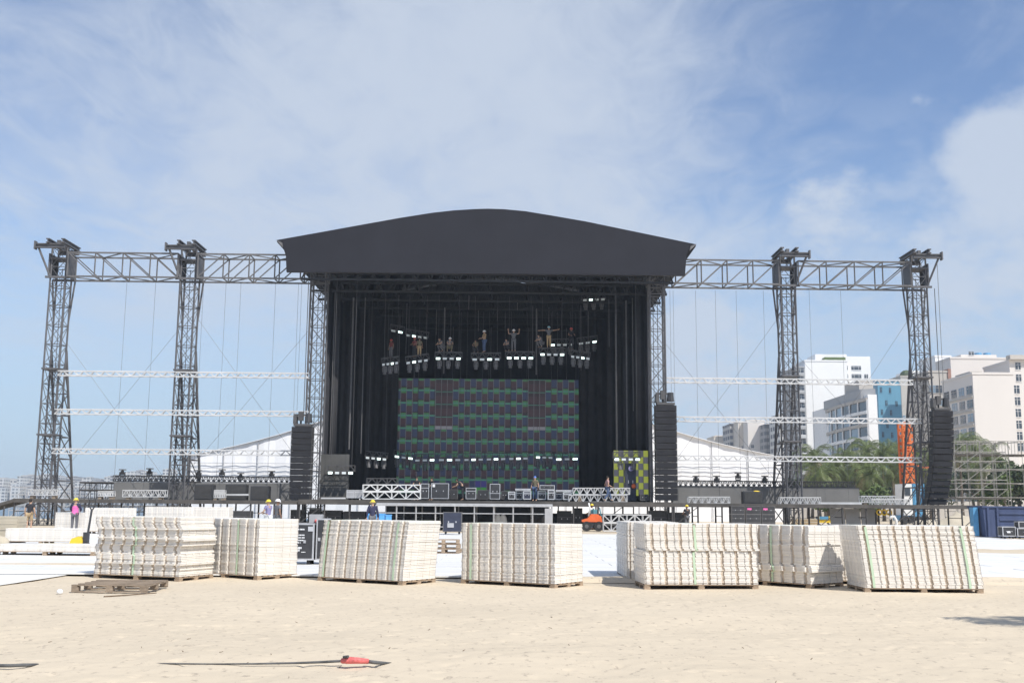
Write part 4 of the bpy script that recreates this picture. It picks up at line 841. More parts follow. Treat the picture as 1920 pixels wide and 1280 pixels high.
# tall dark box with blue-grey label, left of the front platform
c = gnd(830, 1003); fc_ = flight_case(c.x, c.x+1.02, c.y, c.y+.8, .07, 1.25, 'dark blue box with a pale label, standing between two panel stacks', stage=False, body='case_blue', lid=0, trim='grey_steel')
MB().box(c.x+.25, c.x+.6, c.y-.02, c.y-.005, .42, .66).build('paper_label', 'concrete', fc_)
# flight case with white print
c = gnd(547, 1063); x0 = c.x-.25; x1 = gnd(588, 1063).x; z1 = .06+1.04
fc = flight_case(x0, x1, c.y, c.y+.7, .06, z1, 'black flight case with white print between two panel stacks', stage=False, lid=0, e=.04, trim='galv')
def printing(root, y, rows):
    mb = MB(); M = ORG[root.name].inverted()
    for (xa, xb, z_, h) in rows:
        x = xa
        while x < xb-.01:
            w_ = rng.uniform(.018, .04); mb.box(x, min(x+w_, xb), y-.006, y-.003, z_, z_+h); x += w_+rng.choice([.008, .008, .02])
    mb.build('print', 'print_white', root)
w_ = x1-x0; pr = x0+.22
printing(fc, c.y, [(pr+.06, pr+.32, .93, .035), (pr+.06, pr+.33, .79, .03), (pr+.02, pr+.33, .725, .03), (pr+.02, pr+.33, .66, .03), (pr+.08, pr+.23, .60, .028), (pr+.05, pr+.26, .46, .05), (pr+.05, pr+.24, .40, .05), (pr+.26, pr+.36, .37, .02)])
MB().box(x1-.16, x1-.03, c.y-.008, c.y+.009, .9, 1.02).build('corner_plate', 'alu', fc)
flight_case(x1+.03, x1+.30, c.y+.1, c.y+.75, .06, z1+.12, 'narrow black case with silver edges just right of the printed flight case', stage=False, lid=0, e=.035, trim='galv')
p = gnd(590, 1040); based('cable_drum', MB().cbox((x1-.05, c.y+.5, 1.212), .32, .3, .22), 'concrete', 'grey junction box above the printed flight case', 'junction box'); based('valve', MB().ball((x1-.02, c.y+.33, 1.15), .05, .03, .05), 'red', 'small red knob by the printed flight case', 'knob')
# blue crates behind the leaning stack
for i, (u0, u1) in enumerate(((686, 696), (697, 709), (710, 721), (722, 733))):
    c0 = gnd(u0, 1006); c1 = gnd(u1, 1006); h = 1.12-.05*(i % 2); rt = thing('crate', ('leftmost', 'second', 'third', 'rightmost')[i]+' light blue crate behind the leaning panel stack', 'crate', (c0.x, c0.y, .06), 0, 'blue crates')
    for k in range(3):
        z_ = .06+k*h/3; MB().box(c0.x, c1.x-.02, c0.y, c0.y+.4, z_, z_+h/3-.06).build('side', 'sky_blue', rt); MB().box(c0.x-.015, c1.x-.005, c0.y-.015, c0.y+.415, z_+h/3-.059, z_+h/3-.01).build('rim', 'sky_blue', rt)
# orange machine
def orange_machine():
    c = gnd(1112, 996); y = c.y; x = c.x
    rt = thing('loader', 'small orange loader machine with dark wheels, parked before the stage', 'loader', (x, y, 0))
    MB().prism([(x-.72, y, .62), (x+.62, y, .62), (x+.55, y, .98), (x+.30, y, 1.13), (x-.12, y, 1.13), (x-.35, y, .85), (x-.72, y, .74)], (0, 1.0, 0)).build('hood', 'orange', rt)
    MB().box(x-.5, x+.5, y+.05, y+.95, .3, .618).build('chassis', 'case_black', rt)
    for dx in (-.42, .38):
        for yy in (y-.08, y+.9):
            wv = MB().bar((x+dx, yy, .34), (x+dx, yy+.2, .34), .32, n=14).build('wheel', 'rubber', rt); MB().bar((x+dx, yy-.01, .34), (x+dx, yy+.21, .34), .13, n=10).build('rim', 'grey_steel', wv)
    MB().bar((x+.05, y+.2, 1.13), (x+.05, y+.2, 1.5), .04).bar((x+.55, y+.2, .98), (x+.45, y+.2, 1.55), .03).build('lever', 'teal', rt)
    MB().cbox((x+.1, y+.5, 1.28), .4, .4, .28).build('seat', 'teal', rt)
    MB().path([(x-.3, y-.02, 1.0), (x-.2, y-.05, 1.5), (x-.28, y-.02, 1.85)], .05, 6).build('white_pipe', 'white_paint', rt, smooth=True)
orange_machine()
# far right small things under the walkway
c0 = gnd(1488, 993); c1 = gnd(1530, 993)
rt = thing('plank_pile', 'low yellowish pile of planks under the right walkway', 'plank pile', (c0.x, c0.y, .05)); 
for k in range(8): MB().box(c0.x+.05*(k % 3), c1.x-.08*(k % 2), c0.y, c0.y+.9, .05+k*.1, .14+k*.1).build('plank', 'sandpile' if k % 2 else 'cloth_tan', rt)
c = gnd(1546, 993); rt = thing('work_cart', 'small yellow and blue work cart under the right walkway', 'cart', (c.x, c.y, 0))
MB().box(c.x-.5, c.x+.5, c.y, c.y+.9, .55, .78).build('tray', 'yellow', rt); MB().box(c.x-.4, c.x+.42, c.y+.05, c.y+.8, .785, 1.02).build('load', 'container_blue', rt)
for dx in (-.4, .4):
    MB().bar((c.x+dx, c.y+.05, .55), (c.x+dx, c.y+.05, 1.05), .04).build('post', 'yellow', rt); MB().bar((c.x+dx, c.y+.0, .25), (c.x+dx, c.y+.12, .25), .22, n=12).build('wheel', 'rubber', rt); MB().bar((c.x+dx, c.y+.1, .3), (c.x+dx, c.y+.5, .56), .05).build('axle_arm', 'black_steel', rt)
for i, (u0, u1) in enumerate(((1556, 1583), (1585, 1612), (1614, 1642))):
    p0 = st(u0, 952, -2.2); p1 = st(u1, 952, -2.2); based('grey_board', MB().hexa([SP(p0.x, -2.5, .03), SP(p1.x, -2.5, .03), SP(p1.x, -2.4, .03), SP(p0.x, -2.4, .03), SP(p0.x, -2.1, 1.62), SP(p1.x, -2.1, 1.62), SP(p1.x, -2.0, 1.62), SP(p0.x, -2.0, 1.62)]), 'concrete', ('left', 'middle', 'right')[i]+' of three grey boards leaning under the right walkway', 'board', 'grey boards under the right walkway')
p = st(1657, 960, -3); rt = thing('hose_reel', 'yellow hose coils on a reel under the right end of the walkway', 'hose reel', SP(p.x, -3, 0))
for k in range(3):
    q = Vector(SP(p.x-.35+.35*k, -3, p.z)); MB().path([q+Vector((.18*math.cos(t_), -.1, .18*math.sin(t_))) for t_ in np.linspace(0, 6.28, 14)], .05, 5).build('coil', 'yellow', rt)
MB().bar(SP(p.x-.6, -2.95, p.z-.1), SP(p.x+.6, -2.95, p.z-.1), .05).build('axle', 'black_steel', rt)
for dx in (-.55, .55): MB().bar(SP(p.x+dx, -2.9, 0), SP(p.x+dx, -2.9, p.z), .05).build('stand', 'black_steel', rt)
c = gnd(1678, 1000); based('duct', MB().path([(c.x+.15, c.y, .05), (c.x+.12, c.y, .9), (c.x, c.y, 1.12), (c.x-.18, c.y, 1.1), (c.x-.3, c.y, .98)], .09, 8), 'white_paint', 'bent white pipe rising behind the rightmost panel stack', 'pipe', smooth=True)
def mound(u0, u1, v, h, label, seed):
    a = gnd(u0, v); b = gnd(u1, v); n = 18; vs = []; W = b.x-a.x
    for j in range(n+1):
        for i in range(n+1):
            x = i/n*2-1; y = j/n*2-1; k = max(0, 1-(x*x+y*y)**.55); vs.append((a.x+W*(x+1)/2, a.y+2.5*y, h*k*(.7+.6*float(vnoise(np.array(x*4+seed), np.array(y*4.+seed), seed)))-.02))
    based('sand_mound', MB().add(vs, [(j*(n+1)+i, j*(n+1)+i+1, (j+1)*(n+1)+i+1, (j+1)*(n+1)+i) for j in range(n) for i in range(n)]), 'sandpile', label, 'sand mound', smooth=True)
mound(1690, 1760, 991, .95, 'left of two sand mounds behind the rightmost panel stack', 2); mound(1725, 1840, 989, 1.3, 'right of two sand mounds behind the rightmost panel stack', 5)
# blue skip and cases at the right edge
def skip():
    a = gnd(1846, 1008); x0, x1, y0, y1, h = a.x, a.x+4.2, a.y, a.y+2.0, 1.72
    rt = thing('skip_bin', 'dark blue ribbed waste container at the right edge', 'container', (x0, y0, .06))
    MB().prism([(x0+.12, y0, .06), (x1, y0, .06), (x1, y0, h), (x0, y0, h)], (0, y1-y0, 0)).build('body', 'skip_blue', rt)
    MB().box(x0-.06, x1, y0-.07, y1+.05, h+.002, h+.10).build('rim', 'skip_blue', rt)
    for k in range(4): MB().box(x0+.9, x1, y0-.07, y0-.002, .28+k*.36, .40+k*.36).build('rib', 'skip_blue', rt)
    for dx in (.2, .75): MB().box(x0+dx, x0+dx+.12, y0-.09, y0-.072, .1, h).build('upright', 'skip_blue', rt)
    MB().box(x0-.35, x0-.07, y0+.5, y0+1.0, .1, h+.02).build('hinge_post', 'container_blue', rt)
skip()
c = gnd(1881, 1011); fc_ = flight_case(c.x, c.x+.72, c.y, c.y+.6, .06, .70, 'small black case with a white sticker before the blue container', stage=False, lid=0)
MB().box(c.x+.24, c.x+.42, c.y-.012, c.y-.004, .36, .46).build('sticker', 'print_white', fc_)
flight_case(c.x+.76, c.x+2.0, c.y-.1, c.y+.6, .06, .62, 'wide black silver-edged case cut off by the right edge', stage=False, lid=0); flight_case(c.x+.9, c.x+2.0, c.y+.0, c.y+.55, .63, .98, 'upper case stacked on the wide case at the right edge', stage=False, lid=0, wheels=False)
# pallet truck
def pallet_truck():
    c = gnd(163, 1029); rt = thing('pallet_truck', 'yellow pallet truck with an upright black handle on the floor at left', 'pallet truck', (c.x, c.y, .06)); x, y = c.x, c.y; z = .07
    MB().prism([(x-.66, y+.0, z+.04), (x-.18, y+.0, z+.04), (x-.20, y+.0, z+.26), (x-.34, y+.0, z+.36), (x-.56, y+.0, z+.28)], (0, .35, 0)).build('pump_housing', 'yellow', rt)
    for dy in (-.05, .32): MB().box(x-1.85, x-.66, y+dy, y+dy+.16, z+.05, z+.11).build('fork', 'yellow', rt)
    MB().bar((x-.1, y+.15, z+.08), (x+.02, y+.15, z+1.28), .028).build('handle_shaft', 'case_black', rt)
    MB().path([(x+.02, y+.15, z+1.25), (x-.08, y+.15, z+1.40), (x-.09, y+.15, z+1.62), (x+.13, y+.15, z+1.62), (x+.12, y+.15, z+1.40), (x+.03, y+.15, z+1.25)], .025, 6).build('handle_grip', 'case_black', rt)
    for dx in (-.3, -.1): MB().bar((x+dx, y+.05, z+.09), (x+dx, y+.25, z+.09), .09, n=12).build('wheel', 'rubber', rt)
    MB().box(x-.2, x-.02, y+.08, y+.22, z+.12, z+.5).build('pump', 'case_black', rt)
pallet_truck()

# ------------------------------------------------------------------ tents
def tent(ue, ve, ui, vi, vb, dy, label, left):
    e = st(ue, ve, dy); a = st(ui, vi, dy); run = abs(a.x-e.x)*1.35; s = 1 if left else -1; ax = e.x+s*run; az = e.z+(a.z-e.z)*1.35; D = 18
    fx = ax+s*run
    rt = thing('marquee', label, 'marquee', SP((e.x+fx)/2, dy, 0))
    n = 7
    sag = lambda k: -.35*math.sin(math.pi*k)
    prof = [(e.x+(ax-e.x)*k/6, e.z+(az-e.z)*k/6+sag(k/6)) for k in range(7)]+[(ax+(fx-ax)*k/6, az+(e.z-az)*k/6+sag(k/6)) for k in range(1, 7)]
    mb = MB(); m_ = len(prof)
    mb.v = [SP(x-.0, dy-.35, z) for x, z in prof]+[SP(x, dy+D, z) for x, z in prof]+[SP(x, dy-.35, z-.06) for x, z in prof]+[SP(x, dy+D, z-.06) for x, z in prof]
    for i in range(m_-1): mb.f += [(i, i+1, m_+i+1, m_+i), (2*m_+i+1, 2*m_+i, 3*m_+i, 3*m_+i+1), (i, 2*m_+i, 2*m_+i+1, i+1)]
    mb.mi = [0]*len(mb.f); mb.build('roof_sheet', 'tent', rt)
    k = 8; dx = (fx-e.x)/k
    def zt(x): t_ = abs(x-e.x)/run; t_ = t_ if t_ <= 1 else 2-t_; return e.z+(az-e.z)*t_+sag(t_)
    for i in range(k):
        xa, xb = e.x+dx*i, e.x+dx*(i+1); g = .01*s
        mbp = MB(); q = 6; fr = [(xa+g+(xb-xa-2*g)*j/q, dy+.05*math.sin(j*1.9+i)) for j in range(q+1)]
        for j in range(q):
            (x1_, d1), (x2_, d2) = fr[j], fr[j+1]; mbp.add([SP(x1_, d1, .02), SP(x2_, d2, .02), SP(x2_, d2, zt(x2_)-.08), SP(x1_, d1, zt(x1_)-.08)], [(0, 1, 2, 3)])
        mbp.build('wall_sheet', 'tent', rt, smooth=True)
    MB().sbox(min(e.x, e.x-s*.03), max(e.x, e.x-s*.03), dy, dy+D, 0, e.z-.1).build('side_wall', 'tent', rt)
    MB().bar(SP(e.x-s*.12, dy-.2, 0), SP(e.x-s*.12, dy-.2, e.z), .08).build('pole', 'grey_steel', rt)
    for i in range(1, k): x = e.x+dx*i; MB().bar(SP(x, dy-.18, .0), SP(x, dy-.18, zt(x)-.12), .035).build('pole', 'galv', rt)
    for zz in (e.z-.9, e.z-1.5, e.z-2.0): MB().bar(SP(e.x, dy-.25, zz), SP(ax, dy-.25, zz), .03).build('crossbar', 'galv', rt)
    return rt
tent(356, 853, 547, 803, 905, 48, 'white marquee behind the left walkway', True); tent(1470, 857, 1268, 805, 910, 48, 'white marquee behind the right walkway', False)

# ------------------------------------------------------------------ scaffolds and crane on the flanks
def scaffold(u0, u1, v0, Y, nx_, nz_, label, depth=2.2, m_='galv', r_=.032, decks=(), rails=0, zb=0, diag=True):
    a = at(u0, v0, Y); b = at(u1, v0, Y); H = a.z; rt = thing('scaffold', label, 'scaffold', ((a.x+b.x)/2, Y, 0), 0, 'tube scaffolds')
    for j in range(2):
        for i in range(nx_+1): x = a.x+(b.x-a.x)*i/nx_; MB().bar((x, Y+j*depth, zb), (x, Y+j*depth, H), r_, n=5).build('standard', m_, rt)
    for k in range(1, nz_+1):
        z = zb+(H-zb)*k/nz_
        for j in range(2): MB().bar((a.x, Y+j*depth, z), (b.x, Y+j*depth, z), r_, n=5).build('ledger', m_, rt)
    lb = MB()
    for k in range(nz_):
        z = zb+(H-zb)*k/nz_; z2 = zb+(H-zb)*(k+1)/nz_
        for i in range(nx_+1): x = a.x+(b.x-a.x)*i/nx_; lb.bar((x, Y, z2), (x, Y+depth, z2), r_*.9)
        if diag:
            for i in range(nx_):
                if (i+k) % 2 == 0: xa = a.x+(b.x-a.x)*i/nx_; xb = a.x+(b.x-a.x)*(i+1)/nx_; lb.bar((xa, Y+depth*.02, z), (xb, Y+depth*.02, z2), r_*.8)
    lb.build('tie_tubes', m_, rt)
    for k in decks: z = zb+(H-zb)*k/nz_; MB().box(a.x, b.x, Y-.1, Y+depth+.1, z+.04, z+.11).build('deck', 'deck_edge', rt)
    for i in range(rails): x = a.x+(b.x-a.x)*(i+.5)/rails; MB().bar((x, Y, H-(H-zb)/nz_), (x, Y, H), .018, n=4).build('baluster', m_, rt)
    return rt
scaffold(1788, 1884, 829, 104, 4, 9, 'tall silver scaffold tower right of the curved speakers', decks=(3,), m_='scaffold_tube', depth=3, r_=.028)
scaffold(1786, 1940, 826, 112, 6, 6, 'wide silver scaffold with a railing, behind the tall scaffold tower', rails=26, decks=(5,), depth=3, diag=False, m_='scaffold_tube', r_=.028)
scaffold(150, 214, 905, 96, 6, 5, 'dark scaffold left of the left riser', m_='black_steel', decks=(2, 4, 5)); scaffold(20, 150, 912, 112, 9, 4, 'grey scaffold behind the outermost left tower', m_='galv', diag=True)
scaffold(232, 345, 948, 92, 8, 3, 'low scaffold frames under the left riser', m_='grey_steel')
def crane():
    Y = 116; a = at(1691, 792, Y); b = at(1712, 792, Y); zb = at(1700, 906, Y).z; xm = (a.x+b.x)/2; w_ = (b.x-a.x)/2
    rt = thing('crane', 'orange lattice crane mast on a blue and white base', 'crane', (xm, Y, 0))
    for dx in (-w_, w_):
        for dy in (0, 1.2): MB().bar((xm+dx, Y+dy, zb), (xm+dx, Y+dy, a.z), .09).build('mast_leg', 'crane_orange', rt)
    n = 9
    for i in range(n):
        lb = MB(); z = zb+(a.z-zb)*i/n; z2 = zb+(a.z-zb)*(i+1)/n
        for dy in (0, 1.2): lb.bar((xm-w_, Y+dy, z), (xm+w_, Y+dy, z2), .06).bar((xm+w_, Y+dy, z), (xm-w_, Y+dy, z2), .06).bar((xm-w_, Y+dy, z2), (xm+w_, Y+dy, z2), .06)
        tag(lb.build('mast_lacing', 'crane_orange', rt), kind='stuff')
    for dx in (-.35, .35): MB().bar((xm+dx*w_, Y+.6, zb), (xm+dx*w_, Y+.6, a.z-.6), .12).build('inner_mast', 'crane_orange', rt)
    p = at(1690, 906, Y); q = at(1708, 945, Y); MB().box(p.x, q.x, Y-.5, Y+2, 1.0, zb-.05).build('cab', 'white_paint', rt); MB().box(p.x+.15, q.x-.2, Y-.56, Y-.505, zb-1.3, zb-.5).build('cab_window', 'glass', rt)
    p = at(1709, 906, Y); q = at(1733, 945, Y); MB().box(p.x, q.x, Y-.3, Y+2, 1.0, zb-.02).build('engine_house', 'container_blue', rt); MB().box(p.x-1.4, q.x, Y-.4, Y+2.2, .45, .98).build('carrier', 'container_blue', rt)
    for k in range(4): x = p.x-1.1+k*.75; MB().bar((x, Y-.6, .5), (x, Y-.2, .5), .45, n=14).build('wheel', 'rubber', rt)
    MB().bar((xm+w_, Y+.5, at(1700, 872, Y).z), (xm+w_+1.6, Y+.5, at(1700, 876, Y).z), .1).build('side_arm', 'crane_orange', rt)
crane()
p = st(1160, 890, 26)

# ------------------------------------------------------------------ buildings along the avenue
def window_mesh(w, h, glass, frame):
    mb = MB(); mb.mat(0).box(-w/2, w/2, -.10, .0, 0, h); mb.mat(1).box(-w/2-.1, w/2+.1, -.16, -.101, -.14, -.02)
    mb.box(-.04, .04, -.14, -.101, 0, h); mb.box(-w/2, w/2, -.14, -.101, h*.68, h*.68+.07)
    return mb.mesh('window', [glass, frame])
WM = {}
def win(root, p, w, h, face='front', glass='glass', frame='bld_white'):
    key = (round(w, 1), round(h, 1), glass, frame)
    if key not in WM: WM[key] = window_mesh(key[0], key[1], glass, frame)
    o = link('window', WM[key], root); o.location = ORG[root.name] @ Vector(p); o.rotation_euler = (0, 0, -math.pi/2 if face == 'left' else 0)
def block(name, label, x0, x1, y0, y1, h, m_, group='buildings beyond the stage'):
    rt = thing(name, label, 'building', ((x0+x1)/2, y0, 0), 0, group); MB().box(x0, x1, y0, y1, 0, h).build('wall', m_, rt)
    MB().box(x0-.15, x1+.15, y0-.15, y1+.15, h+.002, h+.5).build('parapet', m_, rt); return rt
def X(u, Y, v=800): return at(u, v, Y).x
def Z(v, Y, u=1600): return at(u, v, Y).z
Y = 350
rt = block('tower_block', 'tall white tower block with a blank wall and a planted roof terrace', X(1513, Y), X(1593, Y), Y, Y+16, Z(678, Y), 'bld_white')
MB().box(X(1593, Y)+.02, X(1643, Y), Y+3, Y+16, 0, Z(665.5, Y)).build('wing', 'bld_white', rt); MB().box(X(1540, Y), X(1600, Y), Y+4, Y+14, Z(678, Y)+.5, Z(661, Y)).build('penthouse', 'bld_white', rt)
MB().box(X(1553, Y), X(1593, Y)-.1, Y+1, Y+3.95, Z(675, Y), Z(669, Y)).build('planting', 'leaf_light', rt)
for k in range(10):
    v = 684+k*15.5
    for u_, w_ in ((1597, .9), (1611, 1.6), (1620, 1.6), (1634, 1.2)):
        if k % 3 == 0 and u_ == 1634: continue
        win(rt, (X(u_, Y), Y+3, Z(v+7, Y)), w_, 1.3)
rt = block('hotel', 'narrow dark hotel front with rows of pale balconies beside the tall white block', X(1496, 347), X(1512.5, 347), 347, 366, Z(690, 347), 'bld_grey')
for k in range(15):
    z = 4+k*2.9
    if z < Z(695, 347): MB().box(X(1496, 347)+.2, X(1512.5, 347)-.4, 346.0, 346.98, z, z+.9).build('balcony', 'dull_white' if k % 2 else 'bld_grey', rt); win(rt, (X(1504, 347), 347, z+1.1), 2.2, 1.5)
def curved_hotel():
    Y0 = 270; x1 = X(1626, Y0); xe = X(1646, Y0); fr = [Vector((x1, Y0, 0))]; n = 9
    end = Vector((X(1536, 325), 325, 0))
    for i in range(1, n+1): k = i/n; p = fr[0].lerp(end, k); fr.append(p+Vector((-2.6*math.sin(math.pi*k), -1.0*math.sin(math.pi*k), 0)))
    rt = thing('curved_hotel', 'grey hotel with a gently curved glazed front and white end wall', 'building', (x1, Y0, 0), 0, 'buildings beyond the stage')
    H = Z(748, Y0); nf = 9; fh = H/nf
    MB().box(x1+.4, xe, Y0-.2, Y0+50, 0, H+1.2).build('end_wall', 'bld_white', rt)
    foot = [p+Vector((.9, .3, 0)) for p in fr]+[Vector((xe-.2, 325, 0)), Vector((xe-.2, Y0+.2, 0))]
    MB().prism(foot, (0, 0, H-.2)).build('wall', 'bld_grey', rt)
    for k in range(nf+1):
        slab = fr+[Vector((xe-.4, 324, 0)), Vector((xe-.4, Y0+.3, 0))]; z = k*fh; MB().prism([p+Vector((0, 0, z-.35)) for p in slab], (0, 0, .8)).build('floor_band', 'bld_stone' if k % 2 else 'bld_white', rt)
    for k in range(nf):
        for i in range(n):
            a = fr[i].lerp(fr[i+1], .06)+Vector((.4, .15, 0)); b = fr[i].lerp(fr[i+1], .94)+Vector((.4, .15, 0)); z0 = k*fh+.5; z1 = (k+1)*fh-.4
            MB().prism([a+Vector((0, 0, z0)), b+Vector((0, 0, z0)), b+Vector((0, 0, z1)), a+Vector((0, 0, z1))], (.12, .04, 0)).build('window', 'glass_sky' if (i*7+k*3) % 5 == 0 else 'glass', rt)
    for i in range(n+1): p = fr[i]+Vector((.25, .1, 0)); MB().bar(p, p+Vector((0, 0, H)), .16).build('mullion', 'bld_white', rt)
    up = [p+Vector((3, 1.5, H+.5)) for p in fr[:7]]+[Vector((xe-3, fr[6].y, H+.5)), Vector((xe-3, Y0+3, H+.5))]; MB().prism(up, (0, 0, 2.4)).build('roof_storey', 'bld_grey', rt)
    MB().box(x1+1, xe+2, Y0+8, Y0+20, H+1.5, H+6).build('plant_room', 'bld_stone', rt)
curved_hotel()
Y = 320
rt = block('blue_building', 'blue panelled building with small slit windows beside the right tower', X(1649, Y), X(1692, Y), Y, Y+15, Z(714, Y), 'bld_blue')
for k in range(5):
    for i, u_ in enumerate((1655, 1664, 1672, 1683)):
        if (k*3+i) % 2 == 0: win(rt, (X(u_, Y), Y, Z(735+k*21+4*i % 7, Y)), .6, 1.6, frame='bld_blue')
Y = 236
rt = block('apartment_block', 'beige apartment block with a blank side wall and windowed left front', X(1829, Y), X(1906, Y), Y, Y+17, Z(700, Y), 'bld_beige')
x = X(1829, Y)
for k in range(9):
    z = 2.5+k*3.1
    for j in range(4):
        if z < Z(705, Y)-1: win(rt, (x, Y+2+j*4.2, z), 2.8, 1.8, 'left', 'glass_sky' if (k+j) % 3 == 0 else 'glass', 'bld_stone')
    MB().box(x-.3, x-.002, Y+.2, Y+16.8, z-.9, z-.45).build('floor_band', 'bld_stone', rt)
MB().box(X(1832, Y), X(1856, Y), Y+2, Y+10, Z(700, Y)+.52, Z(692, Y)).build('roof_room', 'bld_stone', rt); MB().box(X(1838, Y), X(1850, Y), Y+.6, Y+1.4, Z(700, Y)+.52, Z(695, Y)).build('planter', 'leaf', rt)
for k in range(7): MB().box(X(1858, Y)+k*.4, X(1858, Y)+k*.4+.06, Y+.3, Y+.36, Z(700, Y)+.5, Z(694.5, Y)).build('railing_post', 'bld_white', rt)
Y = 252
rt = block('apartment_block', 'beige building at the right edge with one column of dark windows', X(1900, Y), X(1990, Y), Y, Y+14, Z(676, Y), 'bld_beige')
for v in (735, 757, 779, 801, 822, 843): win(rt, (X(1910, Y), Y, Z(v, Y)), 1.5, 1.9)
MB().box(X(1898, Y), X(1990, Y), Y-1.2, Y+1, Z(672, Y), Z(664, Y)).build('roof_storey', 'bld_stone', rt)
for v in (690, 712): win(rt, (X(1916, Y), Y, Z(v, Y)), 1.2, 1.6)
Y = 290
rt = block('apartment_block', 'large cream building rising behind the beige block with blue roof tanks', X(1789, Y), X(1898, Y), Y, Y+14, Z(671, Y), 'bld_beige')
MB().box(X(1812, Y), X(1880, Y), Y+1, Y+12, Z(671, Y)+.52, Z(662, Y)).build('upper_storey', 'bld_beige', rt)
for u_ in (1851, 1868): MB().bar((X(u_, Y), Y+3, Z(662, Y)), (X(u_, Y), Y+3, Z(657, Y)), 1.1, .9, 10).build('water_tank', 'container_blue', rt)
win(rt, (X(1832, Y), Y+1, Z(671, Y)+1.2), 1.4, 1.0)
Y = 268
rt = block('office_block', 'brown glazed office front behind the hanging curved speakers', X(1746, Y), X(1782, Y), Y, Y+14, Z(697, Y), 'bld_stone')
for k in range(10):
    z = 2+k*3.2
    if z < Z(702, Y): 
        for i in range(3): win(rt, (X(1752+i*12, Y), Y, z), 1.5, 1.9, glass='glass_sky' if (i+k) % 2 else 'glass', frame='bld_stone')
MB().box(X(1782, Y)+.01, X(1788, Y), Y-.3, Y+14, 0, Z(690, Y)).build('brick_pier', 'brick', rt)
Y = 300
block('apartment_block', 'white block topped by a roof terrace behind the outermost right tower', X(1760, Y), X(1790, Y), Y, Y+12, Z(668, Y), 'bld_white')
rt = block('apartment_block', 'grey stepped block with roof plants between the blue and brown buildings', X(1693, 337), X(1745, 337), 337, 350, Z(706, 337), 'bld_stone')
for k in range(9):
    for i in range(4): win(rt, (X(1699+i*12, 337), 337, 3+k*3.3), 1.8, 1.7, glass='glass_sky' if (k+i) % 3 else 'glass', frame='bld_white')
MB().box(X(1710, 337), X(1745, 337), 338, 349, Z(706, 337)+.52, Z(693, 337)).build('upper_storey', 'bld_white', rt); MB().ball((X(1708, 337), 338.5, Z(702, 337)), 2.2, 1.5, 1.8, 9, 6).build('roof_plant', 'leaf', rt)
# far materials with window rows drawn by the surface (too far to tell apart)
def farmat(name, col, dark, sx, sz):
    mm = bpy.data.materials.new(name); mm.use_nodes = True; t = mm.node_tree; b = t.nodes['Principled BSDF']; b.inputs['Roughness'].default_value = .85
    co = t.nodes.new('ShaderNodeTexCoord'); sp = t.nodes.new('ShaderNodeSeparateXYZ'); t.links.new(co.outputs['Object'], sp.inputs[0]); ad = t.nodes.new('ShaderNodeMath'); t.links.new(sp.outputs[0], ad.inputs[0]); t.links.new(sp.outputs[1], ad.inputs[1]); cb = t.nodes.new('ShaderNodeCombineXYZ'); t.links.new(ad.outputs[0], cb.inputs[0]); t.links.new(sp.outputs[2], cb.inputs[1])
    br = t.nodes.new('ShaderNodeTexBrick'); br.offset = 0; br.inputs['Color1'].default_value = (*dark, 1); br.inputs['Color2'].default_value = (*[c*1.9 for c in dark], 1); br.inputs['Mortar'].default_value = (*col, 1); br.inputs['Scale'].default_value = 1; br.inputs['Mortar Size'].default_value = .75; br.inputs['Brick Width'].default_value = sx; br.inputs['Row Height'].default_value = sz; br.inputs['Mortar Smooth'].default_value = .2
    t.links.new(cb.outputs[0], br.inputs[0]); t.links.new(br.outputs[0], b.inputs['Base Color']); MT[name] = mm
farmat('far_a', (.66, .64, .60), (.10, .10, .11), 4.2, 3.1); farmat('far_b', (.50, .47, .43), (.08, .08, .09), 5.1, 3.0); farmat('far_c', (.68, .66, .62), (.14, .14, .14), 3.7, 3.2); farmat('far_d', (.38, .36, .35), (.12, .12, .12), 5, 3.0)
mids = [(1338, 1369, 819, 520, 'bld_cream', 'lowest'), (1369, 1384, 796, 500, 'far_b', 'first grey'), (1384, 1402, 792, 490, 'bld_cream', 'first tall cream'), (1402, 1434, 789, 480, 'bld_beige', 'wide blank cream'), (1434, 1462, 797, 470, 'far_d', 'grey balconied'), (1462, 1498, 778, 450, 'far_a', 'pale windowed')]
for i, (u0, u1, v, Y, m_, w_) in enumerate(mids):
    rt = block('distant_block', f'{w_} distant block above the slope of the right marquee', X(u0, Y), X(u1, Y), Y, Y+18, Z(v, Y, u0), m_, 'distant blocks along the avenue')
    if i in (2, 3):
        for k in range(6): win(rt, (X(u0+8, Y), Y, 12+k*3.3), 1.2, 1.4)
    MB().box(X(u0+5, Y), X(u1-6, Y), Y+3, Y+12, Z(v, Y, u0)+.52, Z(v-4, Y, u0)).build('roof_room', 'bld_cream', rt)
u = -30; k = 0; LBL = []
tops = [897, 898, 897, 898, 899, 893, 891, 894, 890, 897, 893, 899, 894, 903, 896, 900, 899, 894, 892, 898, 885, 882, 884, 889, 896, 880, 899]
